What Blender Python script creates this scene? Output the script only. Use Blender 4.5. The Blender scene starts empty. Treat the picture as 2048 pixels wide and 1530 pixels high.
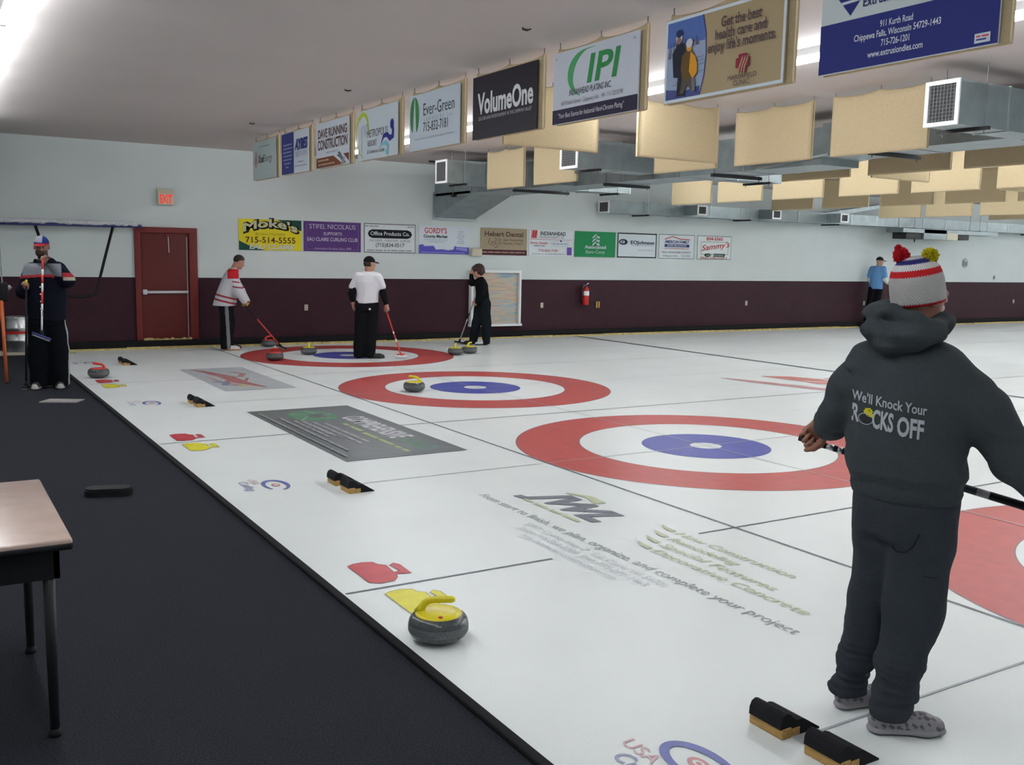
import bpy, bmesh, math, random
import numpy as np
from mathutils import Vector, Matrix
from mathutils.bvhtree import BVHTree
random.seed(4)
SC = bpy.context.scene
COL = SC.collection
PI = math.pi

# ------------------------------------------------------------------ camera, world, exposure
CAM = Vector((-6.4599, 0.0, 1.7757))
yaw, pitch, roll, FPX = 0.54881, -0.12809, 0.02011, 1960.2
fw = Vector((math.sin(yaw)*math.cos(pitch), math.cos(yaw)*math.cos(pitch), math.sin(pitch)))
rt = Vector((math.cos(yaw), -math.sin(yaw), 0)); up = rt.cross(fw)
rt2 = math.cos(roll)*rt + math.sin(roll)*up; up2 = -math.sin(roll)*rt + math.cos(roll)*up
cd = bpy.data.cameras.new('camera'); cam = bpy.data.objects.new('camera', cd); COL.objects.link(cam)
cam.matrix_world = Matrix(((rt2.x, up2.x, -fw.x, CAM.x), (rt2.y, up2.y, -fw.y, CAM.y), (rt2.z, up2.z, -fw.z, CAM.z), (0, 0, 0, 1)))
cd.sensor_fit = 'HORIZONTAL'; cd.sensor_width = 36; cd.lens = 36*FPX/2048; cd.clip_start = 0.05; cd.clip_end = 200
SC.camera = cam
w = bpy.data.worlds.new('world'); SC.world = w; w.use_nodes = True
w.node_tree.nodes['Background'].inputs[0].default_value = (0.8, 0.85, 0.9, 1); w.node_tree.nodes['Background'].inputs[1].default_value = 0.05
SC.view_settings.view_transform = 'Standard'; SC.view_settings.look = 'None'; SC.view_settings.gamma = 1
SC.view_settings.use_curve_mapping = False
SC.view_settings.exposure = 0.0
LAMP = 54.0          # radiance of the fluorescent tubes

# ------------------------------------------------------------------ materials
def mat(name, col, rough=0.6, metal=0.0, spec=0.5, noise=0.0, nscale=20.0, bump=0.0, bscale=60.0, emit=None, estr=0.0, attr=False, ior=1.45, stretch=None):
    m = bpy.data.materials.new(name); m.use_nodes = True
    nt = m.node_tree; b = nt.nodes['Principled BSDF']
    b.inputs['Base Color'].default_value = (*col, 1); b.inputs['Roughness'].default_value = rough
    b.inputs['Metallic'].default_value = metal; b.inputs['Specular IOR Level'].default_value = spec; b.inputs['IOR'].default_value = ior
    tc = None
    if attr:
        a = nt.nodes.new('ShaderNodeAttribute'); a.attribute_name = 'col'
        nt.links.new(a.outputs['Color'], b.inputs['Base Color'])
    if noise or bump:
        tc = nt.nodes.new('ShaderNodeTexCoord'); src = tc.outputs['Object']
        if stretch:
            mp = nt.nodes.new('ShaderNodeMapping'); mp.inputs['Scale'].default_value = stretch
            nt.links.new(src, mp.inputs['Vector']); src = mp.outputs['Vector']
    if noise:
        n = nt.nodes.new('ShaderNodeTexNoise'); n.inputs['Scale'].default_value = nscale; n.inputs['Detail'].default_value = 4
        nt.links.new(src, n.inputs['Vector'])
        mr = nt.nodes.new('ShaderNodeMapRange'); mr.inputs['From Min'].default_value = 0.3; mr.inputs['From Max'].default_value = 0.7
        mr.inputs['To Min'].default_value = 1-noise; mr.inputs['To Max'].default_value = 1+noise
        nt.links.new(n.outputs['Fac'], mr.inputs['Value'])
        mx = nt.nodes.new('ShaderNodeMix'); mx.data_type = 'RGBA'; mx.blend_type = 'MULTIPLY'; mx.inputs[0].default_value = 1
        if attr: nt.links.new(a.outputs['Color'], mx.inputs[6])
        else: mx.inputs[6].default_value = (*col, 1)
        nt.links.new(mr.outputs['Result'], mx.inputs[7]); nt.links.new(mx.outputs[2], b.inputs['Base Color'])
    if bump:
        n2 = nt.nodes.new('ShaderNodeTexNoise'); n2.inputs['Scale'].default_value = bscale; n2.inputs['Detail'].default_value = 3
        nt.links.new(src, n2.inputs['Vector'])
        bp = nt.nodes.new('ShaderNodeBump'); bp.inputs['Strength'].default_value = bump; bp.inputs['Distance'].default_value = 0.01
        nt.links.new(n2.outputs['Fac'], bp.inputs['Height']); nt.links.new(bp.outputs['Normal'], b.inputs['Normal'])
    if emit:
        b.inputs['Emission Color'].default_value = (*emit, 1); b.inputs['Emission Strength'].default_value = estr
    return m
_fm = {}
def flat(col, rough=0.5):            # print colour on signs
    k = (col, rough)
    if k not in _fm: _fm[k] = mat('print', col, rough, spec=0.15)
    return _fm[k]
_im = {}
def ice(col):                        # paint under the ice
    if col not in _im: _im[col] = mat('ice_paint', col, 0.32, spec=0.5, ior=1.31, noise=0.10, nscale=9, bump=0.10, bscale=90)
    return _im[col]
M = dict(
    ice=mat('ice', (0.84, 0.875, 0.868), 0.30, ior=1.31, noise=0.025, nscale=1.3, bump=0.10, bscale=90),
    carpet=mat('carpet', (0.025, 0.0265, 0.034), 0.95, spec=0.1, noise=0.55, nscale=140, bump=0.5, bscale=220),
    rubber=mat('rubber', (0.010, 0.010, 0.012), 0.85, spec=.25),
    wallw=mat('wall_white', (0.63, 0.685, 0.68), 0.6, spec=0.3, noise=0.03, nscale=1.2, bump=0.05, bscale=50),
    maroon=mat('wall_maroon', (0.036, 0.011, 0.018), 0.6, spec=0.25, noise=0.12, nscale=4),
    ceil=mat('ceiling', (0.56, 0.515, 0.495), 0.75, spec=0.2, noise=0.03, nscale=0.8),
    foam=mat('yellow_foam', (0.50, 0.40, 0.16), 0.9, noise=0.3, nscale=12),
    galv=mat('galvanised', (0.27, 0.315, 0.325), 0.48, metal=0.55, noise=0.12, nscale=5),
    galvd=mat('galvanised_seam', (0.36, 0.41, 0.42), 0.4, metal=0.8),
    iron=mat('black_angle_iron', (0.015, 0.016, 0.018), 0.5),
    white=mat('white_enamel', (0.82, 0.84, 0.84), 0.35),
    vane=mat('vane_grey', (0.20, 0.21, 0.21), 0.6),
    grey=mat('grey_plastic', (0.25, 0.26, 0.27), 0.5),
    dark=mat('grille_dark', (0.02, 0.02, 0.022), 0.6),
    baffle=mat('beige_fabric', (0.50, 0.405, 0.255), 0.95, spec=0.1, noise=0.06, nscale=60, bump=0.2, bscale=150),
    wire=mat('steel_wire', (0.20, 0.20, 0.20), 0.4, metal=0.8),
    tube=mat('tube_glow', (1, 1, 1), 0.5, emit=(0.93, 0.97, 1.0), estr=LAMP),
    door=mat('door_red', (0.095, 0.004, 0.003), 0.55, noise=0.1, nscale=3),
    doorf=mat('door_frame_red', (0.14, 0.009, 0.006), 0.5),
    alu=mat('aluminium', (0.55, 0.56, 0.58), 0.35, metal=0.8),
    steel=mat('keg_steel', (0.48, 0.48, 0.48), 0.28, metal=0.9, noise=0.1, nscale=9),
    beige=mat('beige_plastic', (0.56, 0.52, 0.40), 0.5),
    granite=mat('granite', (0.065, 0.072, 0.076), 0.25, noise=0.45, nscale=160),
    granite2=mat('granite_band', (0.11, 0.115, 0.12), 0.6, noise=0.4, nscale=160),
    hy=mat('handle_yellow', (0.74, 0.63, 0.02), 0.28),
    hr=mat('handle_red', (0.66, 0.045, 0.03), 0.28),
    wood=mat('hack_wood', (0.42, 0.25, 0.075), 0.6, noise=0.25, nscale=14, stretch=(6, 1, 6)),
    top=mat('table_laminate', (0.50, 0.37, 0.32), 0.22, noise=0.06, nscale=8),
    black=mat('black_paint', (0.008, 0.008, 0.010), 0.6, spec=.3),
    cardb=mat('grey_mat', (0.30, 0.28, 0.27), 0.85, noise=0.2, nscale=30),
    skin=mat('skin', (0.5, 0.3, 0.22), 0.5, attr=True, spec=0.35),
    cloth=mat('cloth', (0.1, 0.1, 0.1), 0.92, attr=True, spec=0.12, noise=0.05, nscale=60, bump=0.35, bscale=180),
    shoe=mat('shoe_mat', (0.1, 0.1, 0.1), 0.6, attr=True),
    hair=mat('hair', (0.03, 0.02, 0.016), 0.6, attr=True, bump=0.6, bscale=120, stretch=(1, 1, 0.2)),
    net=mat('white_netting', (0.60, 0.62, 0.64), 0.9, noise=0.25, nscale=40),
    blue=mat('blue_tube', (0.03, 0.04, 0.16), 0.5),
    glass=mat('picture_glass', (0.42, 0.44, 0.44), 0.15),
    red=mat('red_enamel', (0.45, 0.015, 0.012), 0.3),
    orange=mat('orange_paint', (0.50, 0.11, 0.03), 0.5),
)

# ------------------------------------------------------------------ object helpers
def tag(o, label=None, cat=None, group=None, kind=None):
    if label: o['label'] = label
    if cat: o['category'] = cat
    if group: o['group'] = group
    if kind: o['kind'] = kind
    return o
def empty(name, loc=(0, 0, 0), rz=0.0):
    o = bpy.data.objects.new(name, None); COL.objects.link(o); o.location = loc; o.rotation_euler = (0, 0, rz); o.empty_display_size = 0.1
    return o
def copy_tree(o, parent=None):
    c = o.copy(); COL.objects.link(c)
    if parent: c.parent = parent
    for ch in list(o.children): copy_tree(ch, c)
    return c
class MB:
    def __init__(s): s.v = []; s.f = []; s.mi = []; s.mats = []; s.sm = []
    def m(s, mt):
        if mt not in s.mats: s.mats.append(mt)
        return s.mats.index(mt)
    def add(s, vs, fs, mt, smooth=False):
        b = len(s.v); i = s.m(mt); s.v += [tuple(v) for v in vs]
        for f in fs: s.f.append(tuple(b+k for k in f)); s.mi.append(i); s.sm.append(smooth)
    def box(s, x0, x1, y0, y1, z0, z1, mt, bev=0.0, xf=None):
        if bev <= 0:
            vs = [(x, y, z) for x in (x0, x1) for y in (y0, y1) for z in (z0, z1)]
            fs = [(0, 1, 3, 2), (4, 6, 7, 5), (0, 4, 5, 1), (2, 3, 7, 6), (0, 2, 6, 4), (1, 5, 7, 3)]
            sm = False
        else:
            bm = bmesh.new(); bmesh.ops.create_cube(bm, size=1)
            for v in bm.verts: v.co = Vector(((x0+x1)/2+v.co.x*(x1-x0), (y0+y1)/2+v.co.y*(y1-y0), (z0+z1)/2+v.co.z*(z1-z0)))
            bmesh.ops.bevel(bm, geom=list(bm.edges), offset=bev, segments=3, profile=0.5, affect='EDGES')
            bm.verts.index_update(); vs = [tuple(v.co) for v in bm.verts]; fs = [[v.index for v in f.verts] for f in bm.faces]; bm.free(); sm = True
        if xf: vs = [xf(Vector(v)) for v in vs]
        s.add(vs, fs, mt, sm)
    def tube(s, pts, r, mt, n=8, cap=True):
        pts = [Vector(p) for p in pts]; rs = r if isinstance(r, (list, tuple)) else [r]*len(pts)
        vs = []; fs = []; prev = None
        for i, p in enumerate(pts):
            t = (pts[min(i+1, len(pts)-1)]-pts[max(i-1, 0)]).normalized()
            if prev is None:
                a = Vector((0, 0, 1)) if abs(t.z) < 0.9 else Vector((1, 0, 0)); u = t.cross(a).normalized()
            else: u = (prev-t*prev.dot(t)).normalized()
            prev = u; v2 = t.cross(u)
            for k in range(n): vs.append(p+(u*math.cos(2*PI*k/n)+v2*math.sin(2*PI*k/n))*rs[i])
        for i in range(len(pts)-1):
            for k in range(n): fs.append((i*n+k, i*n+(k+1) % n, (i+1)*n+(k+1) % n, (i+1)*n+k))
        if cap: fs.append(tuple(range(n-1, -1, -1))); fs.append(tuple((len(pts)-1)*n+k for k in range(n)))
        s.add(vs, fs, mt, n > 6)
    def lathe(s, prof, mt, n=40, c=(0, 0, 0), a0=0, a1=None):
        vs = []; fs = []
        for r, z in prof:
            for k in range(n): vs.append((c[0]+r*math.cos(2*PI*k/n), c[1]+r*math.sin(2*PI*k/n), c[2]+z))
        for i in range(len(prof)-1):
            for k in range(n): fs.append((i*n+k, i*n+(k+1) % n, (i+1)*n+(k+1) % n, (i+1)*n+k))
        s.add(vs, fs, mt, True)
    def prism(s, poly, xf, d0, d1, mt, smooth=False):     # poly in (a,b) extruded along third axis from d0 to d1, xf(a,b,d)->xyz
        n = len(poly); vs = [xf(a, b, d0) for a, b in poly]+[xf(a, b, d1) for a, b in poly]
        fs = [tuple(range(n-1, -1, -1)), tuple(range(n, 2*n))]+[(i, (i+1) % n, n+(i+1) % n, n+i) for i in range(n)]
        s.add(vs, fs, mt, smooth)
    def build(s, name, parent=None, label=None, cat=None, group=None, kind=None):
        me = bpy.data.meshes.new(name); me.from_pydata(s.v, [], s.f)
        for mt in s.mats: me.materials.append(mt)
        me.polygons.foreach_set('material_index', s.mi); me.polygons.foreach_set('use_smooth', s.sm)
        me.update(); me.validate()
        bm = bmesh.new(); bm.from_mesh(me)
        o = bpy.data.objects.new(name, me); COL.objects.link(o)
        bm.free()
        if any(s.sm) and not all(s.sm):
            pass
        if parent: o.parent = parent
        return tag(o, label, cat, group, kind)

# ---- flat graphics: a Gfx draws on a plane (u right, v up) into an MB
_tc = {}
def glyphs(st, bold):
    k = (st, bold)
    if k in _tc: return _tc[k]
    cu = bpy.data.curves.new('t', 'FONT'); cu.body = st; cu.size = 1; cu.offset = bold; cu.resolution_u = 3; cu.fill_mode = 'FRONT'
    o = bpy.data.objects.new('t', cu); COL.objects.link(o)
    dg = bpy.context.evaluated_depsgraph_get(); ev = o.evaluated_get(dg); me = ev.to_mesh()
    vs = [(v.co.x, v.co.y) for v in me.vertices]; fs = [tuple(p.vertices) for p in me.polygons]
    ev.to_mesh_clear(); bpy.data.objects.remove(o); bpy.data.curves.remove(cu)
    _tc[k] = (vs, fs); return _tc[k]
_H = [None]
class Gfx:
    def __init__(s, mb, fn, step=0.0012, flip=False, mk=flat): s.mb = mb; s.fn = fn; s.step = step; s.lv = 1; s.mk = mk; s.flip = flip
    def P(s, pts): return [s.fn(u, v, s.lv*s.step) for u, v in pts]
    def poly(s, pts, col):
        s.mb.add(s.P(pts), [tuple(range(len(pts)))], s.mk(col)); s.lv += 0.25
    def rect(s, u0, u1, v0, v1, col): s.poly([(u0, v0), (u1, v0), (u1, v1), (u0, v1)], col)
    def frame(s, u0, u1, v0, v1, t, col):
        for a in ((u0, u1, v0, v0+t), (u0, u1, v1-t, v1), (u0, u0+t, v0, v1), (u1-t, u1, v0, v1)): s.rect(*a, col)
    def ell(s, cu, cv, ru, rv, col, n=28, rot=0.0, a0=0, a1=2*PI):
        c, d = math.cos(rot), math.sin(rot); pts = []
        for k in range(n):
            t = a0+(a1-a0)*k/n; x, y = ru*math.cos(t), rv*math.sin(t); pts.append((cu+c*x-d*y, cv+d*x+c*y))
        s.poly(pts, col)
    def stroke(s, pts, ws, col):
        if not isinstance(ws, (list, tuple)): ws = [ws]*len(pts)
        L = []; R = []
        for i, p in enumerate(pts):
            a = pts[max(i-1, 0)]; b = pts[min(i+1, len(pts)-1)]; dx, dy = b[0]-a[0], b[1]-a[1]; l = math.hypot(dx, dy) or 1
            nx, ny = -dy/l*ws[i]/2, dx/l*ws[i]/2; L.append((p[0]+nx, p[1]+ny)); R.append((p[0]-nx, p[1]-ny))
        vs = s.P(L+R); n = len(pts); s.mb.add(vs, [(i, i+1, n+i+1, n+i) for i in range(n-1)], s.mk(col)); s.lv += 0.25
    def ring(s, cu, cv, ru, rv, t, col, n=40, a0=0, a1=2*PI):
        s.stroke([(cu+ru*math.cos(a0+(a1-a0)*k/n), cv+rv*math.sin(a0+(a1-a0)*k/n)) for k in range(n+1)], t, col)
    def text(s, st, cu, cv, w, h, col, bold=0.0, shear=0.0, warp=None):      # centred at cu, baseline cv, total width w, cap height h
        if _H[0] is None: _H[0] = max(v[1] for v in glyphs('H', 0)[0])
        vs, fs = glyphs(st, bold); x0 = min(v[0] for v in vs); x1 = max(v[0] for v in vs); k = h/_H[0]
        pts = []
        for x, y in vs:
            u = (x-x0)/(x1-x0)*w-w/2; v = y*k; u += v*shear
            if warp: u, v = warp(u, v)
            pts.append((cu+u, cv+v))
        s.mb.add(s.P(pts), fs, s.mk(col)); s.lv += 0.25
    def blur(s, cu, cv, w, h, col, seed=0):          # a line of print too small to read
        rnd = random.Random(seed); u = -w/2
        while u < w/2-h:
            l = rnd.uniform(1.5, 5)*h; l = min(l, w/2-u); s.rect(cu+u, cu+u+l, cv, cv+h*0.7, col); u += l+h*0.6

# ------------------------------------------------------------------ constants of the hall
YW = 18.449; ZC = 3.614; XE = -4.645          # far wall, ceiling, carpet edge
SHEET = [16.061, 11.520, 6.959, 2.398]        # centre lines, far to near
DIV = [18.29, 13.731, 9.220, 4.671, 0.12]
X0, X1, Y0 = -9.0, 41.0, -2.6

# ================================================================== LARGE STRUCTURE
mb = MB(); mb.box(XE, X1, Y0, YW, -0.12, 0, M['ice']); FLOOR = mb.build('floor', None, 'white pebbled curling ice covering four sheets', 'ice', kind='structure')
mb = MB(); mb.box(X0, XE, Y0, YW, -0.12, 0.0, M['carpet'])
CARPET = mb.build('floor_carpet', None, 'charcoal grey carpet walkway along the end of the ice', 'carpet', kind='structure')
mb = MB(); mb.box(XE-0.03, XE+0.015, Y0, YW-0.2, 0, 0.022, M['rubber'], 0.006); mb.build('trim_1', None, 'black rubber edging strip between carpet and ice', 'edging', kind='structure')
mb = MB()
mb.box(X0, X1, YW, YW+0.15, 1.271, ZC, M['wallw']); mb.box(X0, X1, YW, YW+0.15, -0.1, 1.271, M['maroon'])
mb.box(X0, X1, YW-0.012, YW, 1.271, 1.30, M['wallw'])
mb.build('wall_back', None, 'long white wall with a dark maroon lower band', 'wall', kind='structure')
for nm, b in dict(wall_left=(X0-0.15, X0, Y0, YW, 0, ZC), wall_right=(X1, X1+0.15, Y0, YW, 0, ZC), wall_front=(X0, X1, Y0-0.15, Y0, 0, ZC)).items():
    mb = MB(); mb.box(b[0], b[1], b[2], b[3], b[4]-0.1, b[5], M['wallw']); mb.build(nm, None, None, None, kind='structure')
mb = MB(); mb.box(X0, X1, Y0, YW, ZC, ZC+0.12, M['ceil']); mb.build('ceiling', None, 'flat pale warm grey ceiling', 'ceiling', kind='structure')
mb = MB(); mb.box(XE, X1, YW-0.13, YW, 0.03, 0.15, M['rubber'], 0.02); mb.build('baseboard_back', None, 'black rubber bumper along the foot of the far wall', 'bumper', kind='structure')
mb = MB(); rnd = random.Random(2); x = XE
while x < X1:
    l = rnd.uniform(0.5, 1.4); mb.box(x, min(x+l, X1)-0.01, YW-0.17-rnd.uniform(0, .025), YW-0.12, 0, 0.035+rnd.uniform(-.006, .01), M['foam']); x += l
mb.build('trim_2', None, 'ragged yellow foam strip between ice and far wall', 'trim', kind='structure')

# ---- ice markings: parts of the ice
def fl(u, v, d): return (v, -u, 0.0006+d*0.4)          # u = -y, v = +x
RED = (0.46, 0.06, 0.058); BLUE = (0.055, 0.065, 0.36); ICEW = (0.84, 0.875, 0.868); LN = (0.10, 0.12, 0.14); LNF = (0.42, 0.46, 0.48)
for i, c in enumerate(SHEET):
    mb = MB(); g = Gfx(mb, fl, mk=ice)
    def annul(r0, r1, col, n=96):
        vs = [fl(-c+r*math.cos(2*PI*k/n), r*math.sin(2*PI*k/n), 0.001) for r in (r0, r1) for k in range(n)]
        mb.add(vs, [(k, (k+1) % n, n+(k+1) % n, n+k) for k in range(n)], ice(col))
    annul(1.219, 1.829, RED)
    if True: annul(0.155, 0.61, BLUE)
    for r, t in ((1.829, .012), (1.219, .010), (0.61, .008), (0.155, .008)): g.ring(-c, 0, r, r, t, (0.22, 0.10, 0.13) if r > 1 else (0.08, 0.09, 0.28), 96)
    mb.build('house_rings', FLOOR, ['red, white and blue rings under the man in the white shirt', 'red, white and blue rings with one yellow stone inside', 'largest full red, white and blue rings on the ice', 'red rings mostly hidden behind the person in grey'][i])
mb = MB(); g = Gfx(mb, fl, mk=ice); g.lv = 3
E_ = -4.6
def lx(y, x0, x1, w, col): g.rect(-y-w/2, -y+w/2, x0, x1, col)
def ly(x, w, col): g.rect(-(YW-.19), 2.0, x-w/2, x+w/2, col)
for k, y in enumerate(DIV):
    if k == 3: lx(y, E_, -3.30, .018, LN); lx(y, -2.15, 36, .018, LN)
    elif k == 2: lx(y, E_, -3.36, .018, LN); lx(y, -2.19, 36, .018, LN)
    elif k == 1: lx(y, E_, -3.13, .018, LNF); lx(y, -2.2, 36, .018, LNF)
    else: lx(y, E_, 36, .018, LNF)
for y in SHEET: lx(y, -3.6, 38, .012, LNF)
for y in (17.3, 14.9, 12.6, 10.3, 8.2, 5.8): lx(y, 2.5, 36, .008, (0.62, 0.66, 0.67))
ly(-1.829, .016, LN); ly(0, .012, LNF); ly(6.40, .10, (0.05, 0.06, 0.065)); ly(28, .10, LN)
mb.build('sheet_lines', FLOOR, 'thin dark lines marking the curling sheets')
ICON = [(-.16, 0), (-.185, .04), (-.19, .10), (-.17, .155), (-.12, .165), (-.085, .20), (.05, .188), (.045, .232), (-.075, .222), (-.10, .255), (-.06, .275), (.11, .27), (.085, .192), (.14, .17), (.185, .13), (.19, .05), (.155, 0)]
for k, y in enumerate(DIV[:4]):
    for col, dy, nm, edge in (((0.50, 0.045, 0.06), .26, 'red', (.35, .03, .04)), ((0.74, 0.68, 0.03), -.26, 'yellow', (.42, .38, .06))):
        if k == 0 and dy > 0: continue
        mb = MB(); g = Gfx(mb, fl, mk=ice); u0 = -(y+dy)
        g.lv = 5; g.poly([(u0+a, -4.42+b) for a, b in ICON], col); g.stroke([(u0+a, -4.42+b) for a, b in ICON+ICON[:1]], .008, edge)
        mb.build('stone_emblem', FLOOR, nm+' stone shape painted in the ice beside the carpet')
def usa(y):
    mb = MB(); g = Gfx(mb, fl, mk=ice); g.lv = 5; u = -(y-.14); v = -4.16
    B = (0.13, 0.15, 0.42); n = 30
    g.stroke([(u+.16*math.cos(a), v+.085*math.sin(a)) for a in [0.1+5.4*k/n for k in range(n+1)]], [.012+.03*math.sin(PI*k/n) for k in range(n+1)], B)
    g.ell(u, v, .05, .032, (0.62, 0.28, 0.30)); g.ell(u, v, .028, .017, ICEW); g.ell(u, v, .013, .009, (0.62, 0.28, 0.30))
    g.text('USA', u-.17, v-.15, .18, .06, (0.66, 0.42, 0.45)); g.text('Curling', u-.05, v-.24, .30, .07, (0.34, 0.36, 0.55), .01, .2)
    mb.build('ice_logo', FLOOR, 'small blue and red curling logo painted in the ice')
for y in SHEET: usa(y+.38 if y > 3 else y+.18)
# dark green sponsor panel
mb = MB(); g = Gfx(mb, fl, mk=ice); g.lv = 6
GA, GB = (0.115, 0.125, 0.135), (0.18, 0.19, 0.20)
g.rect(-10.70, -7.76, -3.36, -2.18, GA); g.rect(-10.55, -7.90, -3.22, -2.27, (0.135, 0.145, 0.155))
g.ell(-10.15, -2.80, .36, .26, (0.09, 0.23, 0.13)); g.ell(-10.13, -2.75, .13, .10, GA)
for a in (0.3, 1.4, 2.6, 3.8, 5.0): g.stroke([(-10.15+.13*math.cos(a), -2.78+.09*math.sin(a)), (-10.15+.36*math.cos(a+.4), -2.80+.26*math.sin(a+.4))], .02, (.3, .42, .34))
g.text('COMPREHENSIVE', -9.25, -2.56, 1.35, .23, (0.66, 0.66, 0.70), .03)
g.text('SOUND', -8.24, -2.56, .55, .2, (0.09, 0.24, 0.14), .02)
g.blur(-9.30, -2.70, .5, .07, (.34, .42, .16), 1); g.blur(-8.45, -2.72, 1.05, .07, (.34, .42, .16), 2)
for j, (cu, wd) in enumerate(((-9.05, 1.2), (-9.1, 1.3), (-9.35, 0.9))): g.blur(cu, -2.86-.09*j, wd, .05, (.36, .37, .39), 5+j)
for j, (cu, wd) in enumerate(((-9.45, .9), (-9.4, 1.0), (-9.15, 1.9))): g.blur(cu, -3.02-.085*j, wd, .045, (.33, .34, .36), 9+j)
g.blur(-9.2, -3.30, 2.6, .035, (.30, .34, .34), 14)
mb.build('ice_advert', FLOOR, 'dark grey and green advertising panel set in the ice')
# grey panel with red lettering
mb = MB(); g = Gfx(mb, fl, mk=ice); g.lv = 6
g.rect(-14.95, -12.42, -3.13, -2.2, (0.46, 0.49, 0.52))
RB = (0.40, 0.14, 0.14)
g.stroke([(-14.9, -3.0), (-14.5, -2.86), (-13.9, -2.74), (-13.2, -2.72), (-12.6, -2.55)], [.02, .12, .2, .2, .05], RB)
g.stroke([(-14.4, -2.55), (-14.1, -2.42), (-13.8, -2.55), (-13.9, -2.75), (-14.2, -2.9)], [.04, .1, .1, .1, .03], (.42, .2, .18))
g.stroke([(-13.6, -2.5), (-13.3, -2.62), (-13.4, -2.85), (-13.1, -2.9), (-12.8, -2.7)], [.03, .07, .08, .08, .03], RB)
g.stroke([(-14.0, -2.98), (-13.4, -2.95), (-12.75, -2.82)], [.03, .06, .02], (.55, .3, .3))
g.stroke([(-13.4, -3.02), (-13.2, -2.9), (-13.0, -2.98), (-12.85, -2.86)], [.1, .12, .1, .05], (.20, .24, .34)); g.ell(-12.82, -2.78, .09, .09, (.55, .47, .2))
mb.build('ice_advert', FLOOR, 'grey advertising panel with sweeping dull red lettering in the ice')
# white builder advert with lettering only
mb = MB(); g = Gfx(mb, fl, mk=ice); g.lv = 6
DK = (0.17, 0.18, 0.22); LG = (0.52, 0.56, 0.36); LB = (0.55, 0.58, 0.63)
g.text('From start to finish, we plan, organize, and complete your project', -4.675, -2.93, 3.08, .075, (0.30, 0.32, 0.34), 0)
g.text('JWL', -5.64, -2.60, .86, .27, DK, .045, .35)
g.stroke([(-5.98, -2.30), (-5.8, -2.22), (-5.6, -2.26)], [.02, .06, .1], LG); g.blur(-5.62, -2.70, .7, .05, LG, 3)
for j, s_ in enumerate(('New Construction', 'Remodeling', 'Special Features', 'Decorative Concrete')):
    vv = -2.30-.128*j; wd = (1.0, .60, .95, 1.22)[j]; us = -4.74+.075*j
    g.text(s_, us+wd/2, vv, wd, .072, LG, .004, .25); g.stroke([(us-.20, vv+.07), (us-.12, vv+.04), (us-.04, vv+.035)], [.008, .035, .045], LG)
for j, s_ in enumerate(('S9971 County Hwy Z   Eau Claire, WI 54701', 'Jason 715-864-2284  Josh 715-271-1463', 'http://www.jwl-construction.com')):
    g.text(s_, -4.68, -3.05-.085*j, (1.42, 1.30, .98)[j], .055, LB)
mb.build('ice_advert', FLOOR, 'grey and olive lettering painted in the near ice')
# red script beyond the hog line
mb = MB(); g = Gfx(mb, fl, mk=ice); g.lv = 6; RS = (0.56, 0.16, 0.13)
g.stroke([(-11.0, 4.0), (-10.4, 4.15), (-9.7, 4.35), (-9.0, 4.55)], [.03, .22, .22, .2], (.55, .25, .26))
g.stroke([(-10.9, 4.75), (-10.6, 4.98), (-10.2, 5.1), (-9.8, 5.05), (-9.3, 5.0)], [.05, .40, .50, .42, .12], RS)
g.stroke([(-10.3, 5.5), (-9.8, 5.6), (-9.4, 5.45), (-9.2, 5.3)], [.1, .25, .2, .2], RS)
g.stroke([(-10.2, 4.9), (-9.8, 5.25), (-9.3, 5.4)], .07, (.72, .70, .62)); g.stroke([(-9.9, 4.8), (-9.5, 5.0), (-9.2, 5.1)], .06, ICEW)
g.stroke([(-10.0, 4.45), (-9.2, 4.6), (-8.6, 4.7)], .05, ICEW)
mb.build('ice_advert', FLOOR, 'red script logo painted in the ice beyond the rings')

# ================================================================== DOOR
d = empty('door_1', (-2.55, YW, 0)); tag(d, 'dark red exit door with steel push bar in the far wall', 'door', kind='structure')
mb = MB(); t = .055
for a in ((-.53, -.43), (.41, .555)): mb.box(a[0], a[1], -.06, .02, .14, 2.066, M['doorf'], .003)
mb.box(-.53, .555, -.061, .02, 2.065, 2.165, M['doorf'], .003); mb.build('door_frame', d)
mb = MB(); mb.box(-.43, .41, -.025, .015, .17, 2.065, M['door'], .004); lf = mb.build('door_leaf', d)
mb = MB(); mb.box(-.36, .38, -.075, -.045, .985, 1.035, M['alu'], .008); mb.box(-.42, -.34, -.095, -.02, .965, 1.06, M['alu'], .01); mb.build('push_bar', d, 'grey steel push bar')
mb = MB(); mb.tube([(.375, -.03, .19), (.375, -.03, 2.0)], .008, M['alu'], 6); mb.build('vertical_rod', d, 'thin steel rod along the door edge')
mb = MB(); mb.tube([(.06, -.03, 1.72), (.05, -.035, 2.03)], .006, M['alu'], 6); mb.box(.0, .1, -.05, -.02, 2.0, 2.05, M['doorf']); mb.build('door_stay', d)
mb = MB(); rnd = random.Random(5)
for k in range(16): mb.box(-.42+k*.0525, -.37+k*.0525, -.09-rnd.uniform(0, .02), .0, .13, .165+rnd.uniform(0, .025), M['foam'])
mb.build('foam_sill', d, 'ragged yellow foam along the threshold')
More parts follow.
